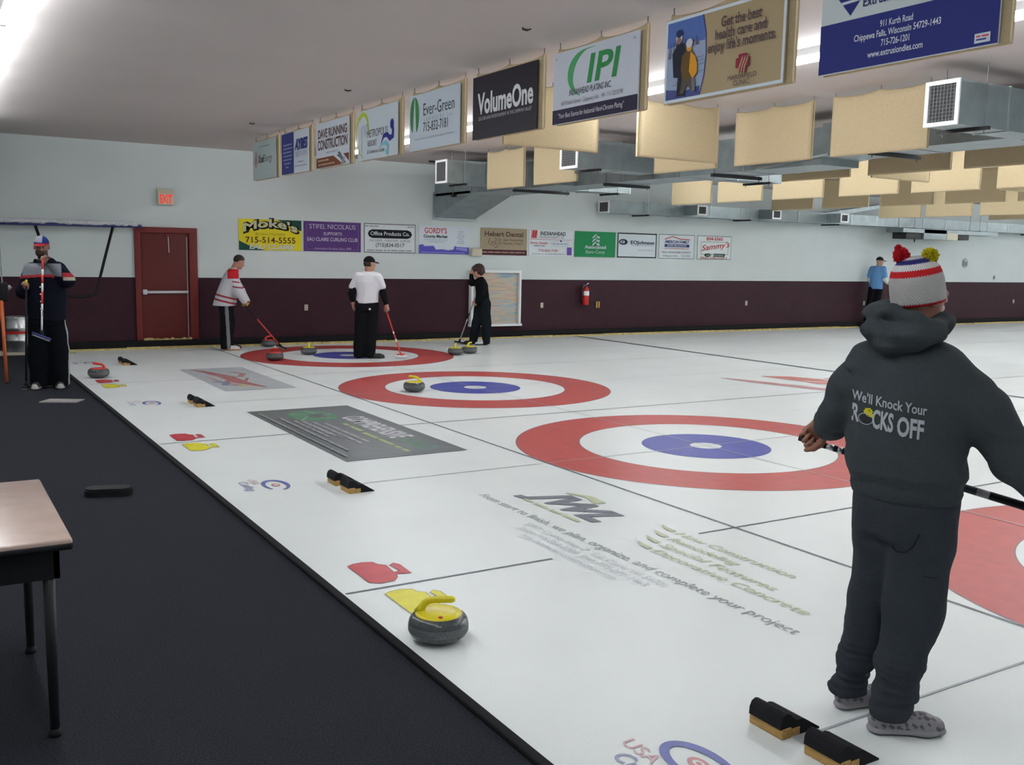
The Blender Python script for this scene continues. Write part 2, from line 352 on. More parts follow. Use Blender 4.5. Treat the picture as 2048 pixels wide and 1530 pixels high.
# exit sign
e = empty('exit_sign', (-2.535, YW, 2.70)); tag(e, 'lit beige EXIT sign with red letters above the red door', 'exit sign')
mb = MB(); mb.box(-.14, .14, -.09, 0, -.14, .14, M['beige'], .012); mb.build('sign_case', e)
mb = MB(); mb.box(-.13, .13, -.096, -.088, -.125, .055, mat('exit_face', (.55, .47, .36), .5, emit=(1.0, .45, .32), estr=.08), .004)
g = Gfx(mb, lambda u, v, d: (u, -.0965-d, v), mk=lambda c: M.setdefault('exitred', mat('exit_red', (.75, .04, .03), .5, emit=(1, .06, .04), estr=.45)))
g.text('EXIT', .005, -.105, .215, .14, 0, .03); mb.build('lettered_face', e, 'lit face with red EXIT letters')

# ================================================================== LAMPS
def lamp_proto():
    r = empty('fluorescent_light', (0, 0, ZC))
    mb = MB(); L = 1.215
    mb.prism([(-.06, 0), (-.035, -.055), (.035, -.055), (.06, 0)], lambda a, b, dd: (a, dd, b), -L, L, M['white'])
    for y in (-L+.02, -.02, .02, L-.02): mb.box(-.02, .02, y-.014, y+.014, -.115, -.05, M['white'])
    mb.build('housing', r)
    for a in (-1, 1):
        mb = MB(); mb.tube([(0, a*.035, -.092), (0, a*(L-.035), -.092)], .026, M['tube'], 10); mb.build('fluorescent_tube', r, 'glowing white tube')
    return r
LP = lamp_proto(); first = True
ROWS = [(-5.75, [8.96-1.22+2.44*k for k in range(-3, 5)]), (0.30, [4.39-1.22+2.44*k for k in range(-1, 6)])]
ROWS += [(x, [4.39-1.22+2.44*k for k in range(-1, 6)]) for x in (6.2, 12.1, 18.0, 24.0, 30.0, 36.0)]
for ri, (x, ys) in enumerate(ROWS):
    for k, y in enumerate(sorted(ys)):
        if y+1.22 > YW-.05 or y-1.22 < Y0: continue
        o = LP if first else copy_tree(LP); first = False
        o.location = (x, y, ZC)
        lab = 'lit fluorescent strip light glowing on the ceiling at the upper left edge' if ri == 0 else ('lit fluorescent strip seen between the hanging sponsor banners' if ri == 1 else 'fluorescent strip light on the ceiling beyond the beige baffles')
        tag(o, lab, 'ceiling light', ['strip lights above the carpet', 'strip lights behind the sponsor banners'][ri] if ri < 2 else 'strip lights beyond the beige baffles')

# ================================================================== BAFFLES AND BANNERS
def panel_mesh(W, H, T, seed, drape=.035):       # soft fabric panel in (a: width, b: thickness, c: height), top pulled into points at three hooks
    rnd = random.Random(seed); nx = 24; pts = []
    vs = []; fs = []
    prof = [(0, -T/2, 0), (1, T/2, 0)]
    def top(u):
        s = abs(math.sin(PI*(u+.5)*2)); return H+drape*(1-s**.55)*.9-.012
    rows = [0, .012, .05, .5, .9, .97, 1.0]
    for side in (-1, 1):
        for j, rj in enumerate(rows):
            for i in range(nx+1):
                u = i/nx-.5; z = rj*top(u); inset = 0
                if j in (0, len(rows)-1): th = T*.30
                elif j in (1, len(rows)-2): th = T*.44
                else: th = T/2
                x = u*W; c = 1-abs(u)*2
                if c < .08: th *= .55+.45*c/.08
                if j == len(rows)-1: th = .008
                vs.append((x, side*th, z))
    n = nx+1; R = len(rows)
    for s in (0, 1):
        b = s*R*n
        for j in range(R-1):
            for i in range(nx):
                q = (b+j*n+i, b+j*n+i+1, b+(j+1)*n+i+1, b+(j+1)*n+i); fs.append(q if s == 0 else q[::-1])
    for i in range(nx):
        fs.append((i+1, i, R*n+i, R*n+i+1)); k = (R-1)*n; fs.append((k+i, k+i+1, R*n+k+i+1, R*n+k+i))
    for j in range(R-1):
        for i in (0, nx):
            q = (j*n+i, (j+1)*n+i, R*n+(j+1)*n+i, R*n+j*n+i); fs.append(q if i else q[::-1])
    return vs, fs
def hooks(root, W, H, zt):
    for a in (-.5, 0, .5):
        mb = MB(); u = a*W*.98
        mb.tube([(u, 0, H+.02), (u+.006, .004, H+.035), (u-.004, 0, H+.05), (u, 0, zt)], .0045, M['wire'], 5); mb.build('hanger_hook', root)
ZB = 2.925
def baffle_proto(T=.06):
    r = empty('acoustic_baffle'); vs, fs = panel_mesh(1.21, .635, T, 1); mb = MB(); mb.add(vs, fs, M['baffle'], True); mb.build('fabric_panel', r); hooks(r, 1.21, .635, ZC-ZB)
    return r
BP = baffle_proto(); bfirst = True
def baffle(cx, cy, rz, lab, grp, z=ZB):
    global bfirst
    o = BP if bfirst else copy_tree(BP); bfirst = False
    o.location = (cx, cy, z); o.rotation_euler = (0, 0, rz); tag(o, lab, 'baffle', grp)
    return o
RZ = -PI/2
def row(x, ranges, labs, grp, z=ZB):
    for i, (a, b) in enumerate(ranges): baffle(x, (a+b)/2, RZ, labs if isinstance(labs, str) else labs[i], grp, z)
row(2.24, [(9.09, 7.87), (7.60, 6.39)], ['beige baffle under the right end of the skating-children banner', 'beige baffle left of the large white duct grille'], 'beige baffles nearest the banners')
row(2.24, [(15.21, 13.93), (13.67, 12.44)], ['tall beige baffle right of the farthest duct grille', 'beige baffle half behind the middle duct grille'], 'beige baffles nearest the banners')
row(2.24, [(10.63, 9.4)], 'beige baffle hidden behind the baffle turned side-on', 'beige baffles nearest the banners')
row(4.40, [(10.35, 9.14), (8.81, 7.66), (7.44, 6.24)], ['dark shaded baffle just under the sloping end of the duct', 'dark shaded baffle below the main duct, middle of three', 'dark shaded baffle below the main duct at the right edge'], 'shaded baffles behind the main duct')
row(7.50, [(16.44, 15.18), (14.96, 13.85)], ['pale cream baffle farthest left beyond the main duct', 'pale cream baffle second from left beyond the main duct'], 'lit cream baffles beyond the duct')
row(7.50, [(13.56, 12.28), (11.98, 10.72), (10.45, 9.32), (9.00, 7.8)], ['bright cream baffle left of the olive gap below the duct', 'bright cream baffle below the dark baffles, second of its row', 'bright cream baffle below the dark baffles, third of its row', 'bright cream baffle at the right edge below the dark baffles'], 'lit cream baffles beyond the duct')
row(10.40, [(16.43, 15.05), (14.85, 13.7), (13.41, 12.1), (11.88, 10.72), (10.45, 9.25)], ['olive shaded baffle farthest left of its row', 'olive shaded baffle second from left above the small duct grille', 'olive shaded baffle in the middle of its row', 'olive shaded baffle fourth in its row', 'olive shaded baffle cut by the right edge'], 'olive shaded baffles')
row(14.30, [(16.41, 15.35), (15.1, 14.0), (13.75, 12.55)], ['tan baffle below the olive row, left', 'tan baffle below the olive row, middle', 'tan baffle below the olive row, right'], 'distant tan baffles', 2.90)
row(16.8, [(15.2, 13.9)], 'dim olive baffle lowest at the right edge', 'distant tan baffles')
for x0, x1, y, lab in ((-1.16, .08, 8.97, 'beige baffle turned side-on behind the black banner'), (.60, 1.84, 8.97, 'beige baffle turned side-on with a bright left end'), (4.63, 5.9, 9.0, 'beige baffle turned side-on behind the dark ones'), (7.72, 8.95, 9.1, 'cream baffle turned side-on at the right edge')):
    baffle((x0+x1)/2, y, 0, lab, 'baffles turned along the sheets')

XB = -1.60
BAN = [(15.585, .0), (14.12, 0), (12.625, 0), (11.15, 0), (9.65, 0), (8.19, 0), (6.745, 0), (5.25, 0), (3.78, 0)]
BLAB = ['pale banner with a red swirl, farthest of the hanging row', 'blue and white hanging banner reading AYRES', 'hanging banner with brown letters over a brown strip', 'white hanging banner with lime arch and blue wave', 'white hanging banner with green leaf emblem', 'black hanging banner with large white lettering', 'white hanging banner with green IPI lettering', 'tan hanging banner with a picture of skating children', 'blue and white hanging banner cut by the top edge']
NAVY = (.035, .045, .20); BLK = (.012, .012, .014); WHT = (.56, .60, .66); GRN = (.03, .24, .07)
def g_xcel(g):
    g.ring(-.42, 0.02, .055, .115, .014, (.5, .03, .04)); g.stroke([(-.44, -.06), (-.42, -.02), (-.42, .06), (-.395, .10)], [.005, .03, .03, .005], (.5, .03, .04))
    g.text('Xcel', -.17, -.035, .28, .11, (.06, .06, .06), .03, .2); g.text('Energy', .2, -.035, .42, .11, (.16, .17, .17), 0, .15); g.blur(.02, .2, .5, .03, (.3, .32, .32), 3); g.blur(0, -.22, .45, .02, (.5, .52, .52), 4)
def g_ayres(g):
    g.rect(-.59, -.04, -.3, .3, NAVY)
    for j in range(7): g.blur(-.31, .12-.055*j, (.4, .42, .42, .4, .38, .3, .15)[j], .03, (.25, .28, .45), j)
    g.text('AYRES', .28, .03, .52, .14, NAVY, .045, .2); g.rect(.02, .55, -.01, 0, (.4, .42, .5)); g.text('ASSOCIATES', .28, -.075, .5, .055, (.30, .32, .42)); g.blur(.28, -.16, .24, .025, (.3, .3, .4), 8); g.blur(.28, -.215, .5, .018, (.3, .3, .4), 9)
def g_dave(g):
    B = (.10, .055, .045); g.text('DAVE RUNNING', 0, .10, 1.05, .11, B, .03); g.text('CONSTRUCTION', 0, -.055, 1.08, .125, B, .03); g.blur(0, -.12, .45, .035, (.4, .42, .45), 2)
    W = (.19, .06, .03); g.rect(-.59, .59, -.3, -.165, W); g.poly([(.05, -.165), (.16, -.165), (.52, -.3), (.40, -.3)], WHT); g.poly([(.28, -.165), (.40, -.165), (.59, -.27), (.59, -.3), (.52, -.3)], WHT)
    g.poly([(.2, -.13), (.29, -.13), (.50, -.29), (.38, -.29)], (.12, .16, .22)); g.poly([(.30, -.29), (.42, -.2), (.47, -.22), (.40, -.3)], (.3, .3, .3)); g.blur(-.32, -.215, .4, .03, (.45, .36, .25), 3); g.blur(-.2, -.27, .6, .03, (.45, .36, .25), 4)
def g_metro(g):
    LM = (.42, .52, .03); n = 20
    g.stroke([(-.42+.17*math.cos(a)*(1 if a < 2.2 else 1.25), .05+.21*math.sin(a)) for a in [-.3+3.44*k/n for k in range(n+1)]]+[(-.63+.02, -.08), (-.57+.02, -.2), (-.42, -.3+.02)], [.012+.04*math.sin(PI*k/(n+3)) for k in range(n+4)], LM)
    K = (.12, .10, .12); g.stroke([(-.46, -.19), (-.46, .10), (-.40, .12), (-.36, -.02), (-.33, .12), (-.29, .13), (-.27, .06)], .010, K)
    g.text('METROPOLIS', .01, -.04, .62, .09, K); g.text('RESORT', -.14, -.145, .27, .065, K, .01); g.text('& Conference Center', -.03, -.235, .52, .045, K)
    g.stroke([(.12, -.15), (.2, -.06), (.3, -.05), (.38, -.10), (.46, -.08), (.47, .0), (.43, .06), (.40, .04)], [.005, .05, .06, .07, .07, .06, .05, .04], (.02, .025, .22)); g.ell(.44, .06, .05, .06, (.02, .025, .22))
    g.stroke([(.06, -.20), (.16, -.15), (.27, -.14), (.33, -.19), (.31, -.26)], [.005, .03, .06, .05, .05], (.18, .45, .55)); g.ell(.30, -.25, .04, .035, (.18, .45, .55))
def g_ever(g):
    for s in (-1, 1):
        g.poly([(-.46+s*.006, .285)]+[(-.46+s*.115*math.sin(a), .08+.205*math.cos(a)) for a in (.15, .4, .7, 1.0, 1.3, 1.6, 1.9, 2.2, 2.45)]+[(-.46+s*.045, -.105)], (.05, .22, .07))
    K = (.07, .09, .08); g.text('Ever-Green', .12, .06, .72, .13, K); g.text('S E R V I C E S   I n c.', .12, .0, .70, .035, (.4, .42, .42)); g.text('715-832-7181', .05, -.115, .58, .10, (.06, .06, .06)); g.blur(.03, -.19, .95, .022, (.4, .42, .44), 4)
def g_vol(g): 
    g.text('VolumeOne', 0.02, -.06, 1.02, .19, (.62, .63, .65), .03); g.text('CULTURE AND ENTERTAINMENT IN THE CHIPPEWA VALLEY', .02, -.125, .98, .032, (.42, .42, .45))
def g_ipi(g):
    n = 16; pts = []
    for k in range(n+1):
        t = 1.75+2.45*k/n; pts.append((-.05+.30*math.cos(t)*.95, .08+.20*math.sin(t)))
    g.stroke([(.02, .28)]+pts, [.003]+[.008+.075*math.sin(PI*min(1, k/n*1.05))**1.2 for k in range(n+1)], (.07, .33, .12))
    g.text('IPI', .11, .0, .40, .22, GRN, .02, .22); g.text('INDIANHEAD PLATING INC.', -.05, -.08, .59, .05, (.08, .08, .1), .01, .15); g.text('1610 Palmer Street - Chippewa Falls - WI - 715-723-8598', -.03, -.15, .86, .035, (.25, .25, .27))
    g.rect(-.59, .59, -.3, -.18, (.025, .02, .045)); g.text('"Your Best Source for Industrial Hard-Chrome Plating"', -.045, -.255, .92, .04, (.6, .6, .62), 0, .15)
    for u in (-.55, .53): g.ell(u, .255, .008, .008, (.2, .2, .2), 8)
def g_mars(g):
    g.frame(-.59, .59, -.3, .3, .022, (.60, .68, .74)); T = (.38, .29, .17); g.rect(-.568, .568, -.278, .278, T)
    arc = [(-.19, .278), (-.155, .15), (-.145, 0), (-.16, -.15), (-.20, -.278)]
    g.poly([(-.568, .278)]+arc+[(-.568, -.278)], (.30, .36, .50)); g.poly([(-.568, .278)]+arc[:2]+[(-.165, .10), (-.35, .11), (-.568, .10)], (.085, .15, .40))
    g.poly([(-.568, -.278), (-.568, -.2), (-.35, -.23), (-.20, -.21), (-.20, -.278)], (.06, .075, .22)); g.stroke(arc, .012, (.06, .05, .16))
    rnd = random.Random(3)
    for k in range(16): u = -.55+.37*rnd.random(); g.stroke([(u, .02+.06*(u > -.4)), (u+rnd.uniform(-.01, .01), .10+.05*rnd.random())], [.014, .004], (.12, .11, .15))
    for k in range(9): v = -.02-.022*k*rnd.uniform(.8, 1.2); u = -.5+.2*rnd.random(); g.stroke([(u, v), (u+.15, v+.012)], .006, (.20, .25, .38))
    D = (.018, .02, .035)
    g.poly([(-.50, .05), (-.44, .12), (-.37, .11), (-.34, -.0), (-.36, -.12), (-.40, -.24), (-.44, -.24), (-.43, -.13), (-.48, -.12)], D); g.poly([(-.43, -.24), (-.35, -.25), (-.35, -.265), (-.45, -.262)], D)
    g.ell(-.43, .155, .034, .042, (.55, .52, .45)); g.ell(-.43, .135, .024, .025, (.25, .14, .10)); g.ell(-.43, .185, .034, .028, (.02, .03, .12))
    g.poly([(-.39, .02), (-.34, .055), (-.28, .04), (-.23, -.03), (-.22, -.12), (-.27, -.16), (-.38, -.15), (-.40, -.07)], (.12, .07, .02)); g.poly([(-.30, .04), (-.25, .0), (-.225, -.06), (-.225, -.12), (-.27, -.155), (-.31, -.1)], (.62, .28, .02))
    g.ell(-.315, .07, .03, .028, (.60, .30, .03)); g.ell(-.315, .10, .034, .032, (.55, .56, .60))
    g.poly([(-.38, -.15), (-.28, -.155), (-.25, -.22), (-.28, -.24), (-.32, -.19), (-.36, -.25), (-.40, -.25)], (.09, .07, .055)); g.poly([(-.28, -.155), (-.245, -.15), (-.235, -.245), (-.27, -.25)], (.16, .15, .17))
    K = (.09, .06, .07); g.text('Get the best', .195, .155, .38, .068, K, .014); g.text('health care and', .19, .075, .48, .068, K, .014); g.text("enjoy life's moments.", .2, -.005, .64, .068, K, .014)
    MR = (.25, .02, .045); g.rect(.19, .265, -.185, -.06, MR); g.rect(.165, .29, -.15, -.085, MR)
    for k in range(3): u = .195+.025*k; g.stroke([(u, -.20), (u+.005, -.15), (u+.03, -.095), (u+.035, -.075)], [.010, .012, .012, .003], T)
    g.text('MARSHFIELD', .23, -.225, .27, .032, K); g.text('CLINIC.', .23, -.265, .16, .032, K)
def g_edi(g):
    g.rect(-.59, .59, -.3, -.005, (.02, .028, .17))
    g.poly([(-.48, .15), (-.37, .29), (-.26, .15), (-.37, .02)], (.02, .028, .17))
    for k in range(5): v = .10+.035*k; g.stroke([(-.44, v), (-.30, v+.005), (-.22, v+.018)], [.018, .014, .004], WHT)
    g.text('EDI', .05, .135, .55, .15, BLK, .05); g.text('Extrusion Dies Industries, LLC', .12, .055, .80, .055, (.03, .04, .14), .012)
    W = (.62, .66, .74)
    for j, (s, wd) in enumerate((('911 Kurth Road', .22), ('Chippewa Falls, Wisconsin 54729-1443', .58), ('715-726-1201', .19), ('www.extrusiondies.com', .37))): g.text(s, -.04, -.085-.055*j, wd, .036, W, .014)
    g.rect(.46, .55, -.285, -.235, WHT); g.blur(.505, -.255, .07, .012, (.5, .05, .05), 1); g.blur(.505, -.272, .07, .012, NAVY, 2)
BGC = [(.42, .49, .48), WHT, WHT, (.54, .60, .65), (.50, .56, .63), (.016, .012, .020), (.52, .55, .62), (.38, .29, .17), (.52, .57, .58)]
for i, ((y, _), lab, gf) in enumerate(zip(BAN, BLAB, (g_xcel, g_ayres, g_dave, g_metro, g_ever, g_vol, g_ipi, g_mars, g_edi))):
    r = empty('hanging_banner', (XB, y, 0)); tag(r, lab, 'banner', 'sponsor banners hanging in a row')
    mb = MB(); vs, fs = panel_mesh(1.22, .635, .055, 3)
    mb.add([(.04+b, -.022-a, ZB-.01+c) for a, b, c in vs], fs, M['baffle'], True); mb.build('fabric_panel', r, 'beige fabric panel behind the sign')
    for a in (-.5, 0, .5):
        mb = MB(); mb.tube([(.04, -.022-a*1.19, ZB+.63), (.046, -.018-a*1.19, ZB+.645), (.036, -.026-a*1.19, ZB+.66), (.04, -.022-a*1.19, ZC)], .005, M['wire'], 5); mb.build('hanger_hook', r)
    mb = MB(); bg = flat(BGC[i], .4); mb.box(-.012, 0, -.59, .59, ZB-.01, ZB+.59, bg)
    g = Gfx(mb, lambda u, v, dd: (-.0125-dd, -u, ZB+.29+v*.985)); gf(g); mb.build('sign_board', r)

# ================================================================== WALL SIGNS
def wsign(x0, x1, bg, lab, fn, z0=1.795, z1=2.372):
    mb = MB(); cx, cz = (x0+x1)/2, (z0+z1)/2; s = (x1-x0)/1.18
    mb.box(-(x1-x0)/2, (x1-x0)/2, -.012, 0, -(z1-z0)/2, (z1-z0)/2, flat(bg, .4))
    g = Gfx(mb, lambda u, v, dd: (u*s, -.0125-dd, v*(z1-z0)/.6)); fn(g)
    o = mb.build('wall_sign', None, lab, 'sign', 'sponsor signs along the far wall'); o.location = (cx, YW-.001, cz)
YEL = (.70, .60, .02)
def w_mokes(g):
    G = (.01, .07, .05); g.poly([(.12, .3), (.59, .3), (.59, .09), (.45, .16)], G); g.poly([(-.59, -.3), (-.59, -.12), (-.35, -.24), (-.1, -.3)], G)
    wp = lambda u, v: (u, v+.13*math.cos(u/.56*1.5)-.09)
    g.text("Moke's", .02, .10, 1.06, .17, BLK, .09, 0, wp); g.text("Moke's", 0, .115, 1.02, .15, (.55, .56, .35), .025, 0, wp)
    g.text('PIZZERIA STYLE PIZZA', .0, -.01, .56, .045, (.25, .2, .02)); g.text('715-514-5555', .0, -.155, .94, .11, (.09, .03, .03), .01); g.text('EAU CLAIRE', .02, -.275, .84, .085, WHT, .035, .2)
def w_stif(g):
    W = (.55, .52, .62); g.frame(-.54, .54, -.26, .24, .006, (.25, .18, .35)); g.text('STIFEL NICOLAUS', 0, .155, .95, .09, W); g.text('SUPPORTS', .0, .03, .38, .06, W, .01); g.text('EAU CLAIRE CURLING CLUB', 0, -.09, 1.04, .07, W, .015); g.text('Investment Services Since 1890', .0, -.26, .75, .045, (.42, .36, .5), 0, .3)
def w_off(g):
    g.frame(-.58, .58, -.3, .3, .012, BLK); g.poly([(-.40, .0), (-.47, .03), (-.5, .09), (-.47, .15), (-.40, .18), (.40, .18), (.47, .15), (.5, .09), (.47, .03), (.40, .0)], BLK)
    g.text('Office Products Co.', 0, .06, .88, .075, WHT, .02); g.text('MACHINES   FURNITURE   SUPPLIES', 0, -.07, .92, .045, (.2, .2, .22)); g.text('(715)834-0517', .0, -.18, .65, .08, (.08, .08, .09), .01); g.blur(0, -.265, 1.05, .035, (.3, .3, .32), 2); g.blur(-.4, .235, .32, .03, (.3, .3, .32), 3); g.blur(.46, .235, .14, .03, (.3, .3, .32), 4)
def w_gor(g):
    V = (.10, .09, .45); g.text("GORDY'S", -.2, .14, .52, .11, (.52, .03, .06), .015); g.text('County Market', -.2, .045, .56, .06, BLK, .03); g.blur(-.18, -.01, .56, .02, (.35, .4, .5), 1); g.blur(-.18, -.05, .36, .02, (.35, .4, .5), 2)
    for j in range(7): g.blur(.4, .18-.042*j, (.14, .12, .18, .2, .1, .15, .2)[j], .02, (.40, .42, .5), 3+j)
    g.poly([(-.59, -.3), (-.59, -.12), (-.5, -.1), (-.47, -.14), (-.25, -.13), (-.2, -.21), (-.05, -.2), (.1, -.22), (.22, -.2), (.25, -.12), (.3, -.14), (.59, -.15), (.59, -.3)], V); g.poly([(.28, -.2), (.28, -.15), (.55, -.16), (.55, -.24)], (.28, .27, .6)); g.rect(-.55, .5, -.275, -.265, (.4, .4, .7))
def w_heb(g):
    K = (.11, .075, .05); g.text('Hebert Dental', 0, .12, .98, .10, K, .03); g.text('Dr. Sean Tarpenning', .17, .02, .62, .05, K, .008); g.text('Dr. Thomas J. Hebert', .17, -.06, .62, .05, K, .008); g.rect(-.59, .59, -.3, -.18, (.085, .025, .03)); g.blur(0, -.25, 1.1, .035, (.35, .28, .22), 5)
    for p in ([(-.4, -.05), (-.36, .08)], [(-.36, -.08), (-.28, .0), (-.25, -.02)], [(-.3, -.1), (-.22, -.04), (-.2, .07), (-.24, .08)], [(-.26, -.14), (-.16, -.12), (-.2, -.05)]): g.stroke(p, .014, K)
def w_ind(g):
    R = (.55, .04, .05); g.frame(-.54, -.38, .10, .29, .008, R); g.text('II', -.46, .125, .12, .14, R, .06, .12); g.text('INDIANHEAD', .04, .175, .68, .085, (.05, .05, .06), .02, .15); g.text('INSURANCE AGENCY, INC.', .02, .11, .68, .045, (.3, .3, .33), .01, .1); g.rect(-.59, .55, .075, .083, R)
    g.text('Dewey Gloeden', -.33, -.03, .46, .06, R, 0, .2); g.blur(-.32, -.08, .3, .035, (.3, .3, .4), 2); g.ring(.24, -.01, .26, .06, .008, (.35, .45, .6)); g.blur(.24, -.025, .4, .03, (.25, .3, .4), 3); g.ell(.26, .05, .025, .02, (.03, .04, .2)); g.text('715-833-7181', -.08, -.2, .52, .055, R); g.blur(-.06, -.26, .9, .025, (.4, .4, .45), 4); g.rect(.43, .56, -.27, -.09, (.16, .08, .40))
def w_ass(g):
    for k in range(3):
        v = .25-.085*k; g.poly([(.02, v), (-.1, v-.09), (-.1, v-.05+.01*k), (.02, v-.0-.03)][::-1] if False else [(.02, v), (.02, v-.035), (-.085, v-.12), (-.085, v-.075)], WHT); g.poly([(.03, v-.045), (.03, v-.085), (.12, v-.115), (.12, v-.065)], WHT)
    g.text('Associated', 0, -.1, .62, .075, WHT, .03); g.text('Banc-Corp', .0, -.215, .54, .075, WHT)
def w_eoj(g):
    g.frame(-.59, .59, -.3, .3, .028, (.015, .02, .025)); B = (.025, .03, .07); g.ell(-.42, .08, .13, .07, B); g.ell(-.44, .08, .07, .04, WHT); g.text('E', -.44, .05, .05, .06, B, .03); g.text('EOJohnson', .16, .035, .72, .08, B, .03); g.blur(.16, -.005, .7, .02, (.4, .4, .45), 2); g.blur(.26, -.12, .45, .025, (.45, .45, .5), 3)
def w_amf(g):
    g.frame(-.58, .58, -.3, .3, .010, (.05, .06, .09)); g.stroke([(-.4, .18), (-.15, .25), (.12, .19), (.42, .18)], .022, (.5, .04, .05)); g.text('AMERICAN FAMILY', 0, .085, .80, .07, NAVY, .025); g.rect(-.4, .41, -.01, .06, NAVY); g.text('INSURANCE', 0, .005, .62, .042, WHT, .02); g.text('AUTO HOME BUSINESS HEALTH LIFE', 0, -.065, .80, .036, (.5, .06, .06)); g.text('PAUL SCHLOSSER AGENCY', 0, -.165, .96, .05, (.12, .12, .16)); g.text('Chippewa Falls  -  723-3330', 0, -.25, .88, .045, (.15, .15, .2))
def w_sam(g):
    R = (.45, .03, .04); K = (.02, .06, .04); g.frame(-.58, .58, -.3, .3, .010, K); g.text('834-5565', .0, .19, .56, .075, R, .03); g.frame(-.46, .48, -.17, .15, .008, K); g.text("Sammy's", .03, -.03, .95, .14, R, .01, .35, lambda u, v: (u, v+.12*u)); g.ell(-.22, -.19, .12, .045, K); g.poly([(-.04, -.23), (.36, -.23), (.38, -.15), (-.02, -.15)], K); g.text('PIZZA & RESTAURANT', .03, -.21, .58, .035, WHT); g.text('FREE DELIVERY', 0, -.285, .94, .045, R, .01)
for a in ((-1.22, -.01, YEL, 'yellow and green wall sign, leftmost of the row', w_mokes), (.035, 1.215, (.10, .045, .19), 'purple wall sign with white lettering', w_stif), (1.275, 2.425, (.68, .73, .75), 'white wall sign with a black oval, thin black border', w_off), (2.495, 3.665, (.64, .70, .76), 'pale wall sign with red title and a violet skyline', w_gor), (3.955, 5.125, (.36, .29, .20), 'tan wall sign with a dark maroon strip', w_heb), (5.18, 6.35, (.70, .76, .79), 'white wall sign with a red logo and a small purple square', w_ind), (6.405, 7.56, (.02, .24, .09), 'solid green wall sign with white lettering', w_ass), (7.615, 8.785, (.66, .73, .77), 'white wall sign with a thick black border', w_eoj), (8.85, 9.99, (.68, .74, .76), 'white wall sign with a red roof line over blue letters', w_amf), (10.07, 11.21, (.70, .76, .76), 'white wall sign with red script, rightmost of the row', w_sam)):
    wsign(*a)

# ================================================================== DUCTWORK
def grille(mb_name, parent, xf, W, H):       # white framed louvre; xf(a,b,d): a across, b up, d outward
    mb = MB(); t = .038
    for a0, a1, b0, b1 in ((-W/2, W/2, -H/2, -H/2+t), (-W/2, W/2, H/2-t, H/2), (-W/2, -W/2+t, -H/2+t, H/2-t), (W/2-t, W/2, -H/2+t, H/2-t)):
        mb.box(a0, a1, b0, b1, 0, .02, M['white'], .002, xf=lambda v: xf(v.x, v.y, v.z))
    fr = mb.build('grille_frame', parent, 'white grille frame')
    mb = MB()
    mb.box(-W/2+t, W/2-t, -H/2+t, H/2-t, .001, .004, M['dark'], xf=lambda v: xf(v.x, v.y, v.z))  # dark plate over the closed duct end, standing in for the shade inside
    n = int((W-2*t)/.032)
    for k in range(n): a = -W/2+t+(k+.5)*(W-2*t)/n; mb.box(a-.002, a+.002, -H/2+t, H/2-t, -.0+.009, .014, M['vane'], xf=lambda v: xf(v.x, v.y, v.z))
    n = int((H-2*t)/.032)
    for k in range(n): b = -H/2+t+(k+.5)*(H-2*t)/n; mb.box(-W/2+t, W/2-t, b-.0015, b+.0015, .005, .009, M['vane'], xf=lambda v: xf(v.x, v.y, v.z))
    mb.build('louvre', fr)
    return fr
def ductbox(name, parent, x0, x1, y0, y1, z0, z1, ax, seam=.9, label=None):
    mb = MB(); mb.box(x0, x1, y0, y1, z0, z1, M['galv'])
    a0, a1 = (x0, x1) if ax == 0 else (y0, y1); n = max(1, int((a1-a0)/seam))
    for k in range(1, n):
        a = a0+(a1-a0)*k/n
        if ax == 0: mb.box(a-.012, a+.012, y0-.008, y1+.008, z0-.008, z1+.008, M['galvd'])
        else: mb.box(x0-.008, x1+.008, a-.012, a+.012, z0-.008, z1+.008, M['galvd'])
    return mb.build(name, parent, label)
D = empty('air_duct', (0, 0, 0)); tag(D, 'main galvanised air duct hung under the ceiling with side branches and white grilles', 'air duct')
ductbox('duct_section', D, 2.85, 3.80, 13.8, YW-.01, 2.97, 3.42, 1, 1.2)
ductbox('duct_section', D, 3.15, 3.85, 8.55, 13.8, 2.97, 3.42, 1, 1.2)
ductbox('duct_section', D, 3.15, 3.85, -2.4, 8.55, 3.07, 3.46, 1, 1.2)
mb = MB(); mb.prism([(16.9, 2.97), (16.9, 3.02), (YW-.01, 3.02), (YW-.01, 2.52)], lambda a, b, dd: (dd, a, b), 2.85, 3.78, M['galv'])
mb.box(2.80, 3.83, YW-.06, YW-.03, 2.50, 3.05, M['galvd']); mb.build('duct_elbow', D, 'sloping elbow entering the far wall')
mb = MB(); mb.prism([(9.6, 2.97), (9.6, 3.0), (8.4, 3.09), (8.4, 3.07)], lambda a, b, dd: (dd, a, b), 3.10, 3.9, M['galvd']); mb.build('duct_reducer', D)
for y, wd in ((15.87, .43), (11.87, .43), (5.86, .345)):
    for sg in (-1, 1):
        xa, xb = (1.69, 3.2) if sg < 0 else (3.8, 5.75)
        br = ductbox('duct_branch', D, xa, xb, y-wd/2, y+wd/2, 3.045, 3.445, 0, .75, 'branch duct ending in a white grille')
        xe = 1.69 if sg < 0 else 5.75
        grille('g', br, (lambda a, b, dd, xe=xe, y=y, sg=sg: (xe+sg*dd, y+sg*a, 3.245+b)), wd+.01, .41)
        xr = 2.02 if sg < 0 else 5.42
        mb = MB(); mb.box(xr-.022, xr+.022, y-wd/2-.09, y+wd/2+.09, 3.012, 3.045, M['iron']); mb.build('support_rail', D, 'black angle iron rail')
        for yy in (y-wd/2-.04, y+wd/2+.04):
            mb = MB(); mb.tube([(xr, yy, 2.985), (xr, yy, ZC)], .006, M['wire'], 6); mb.build('hanger_rod', D)
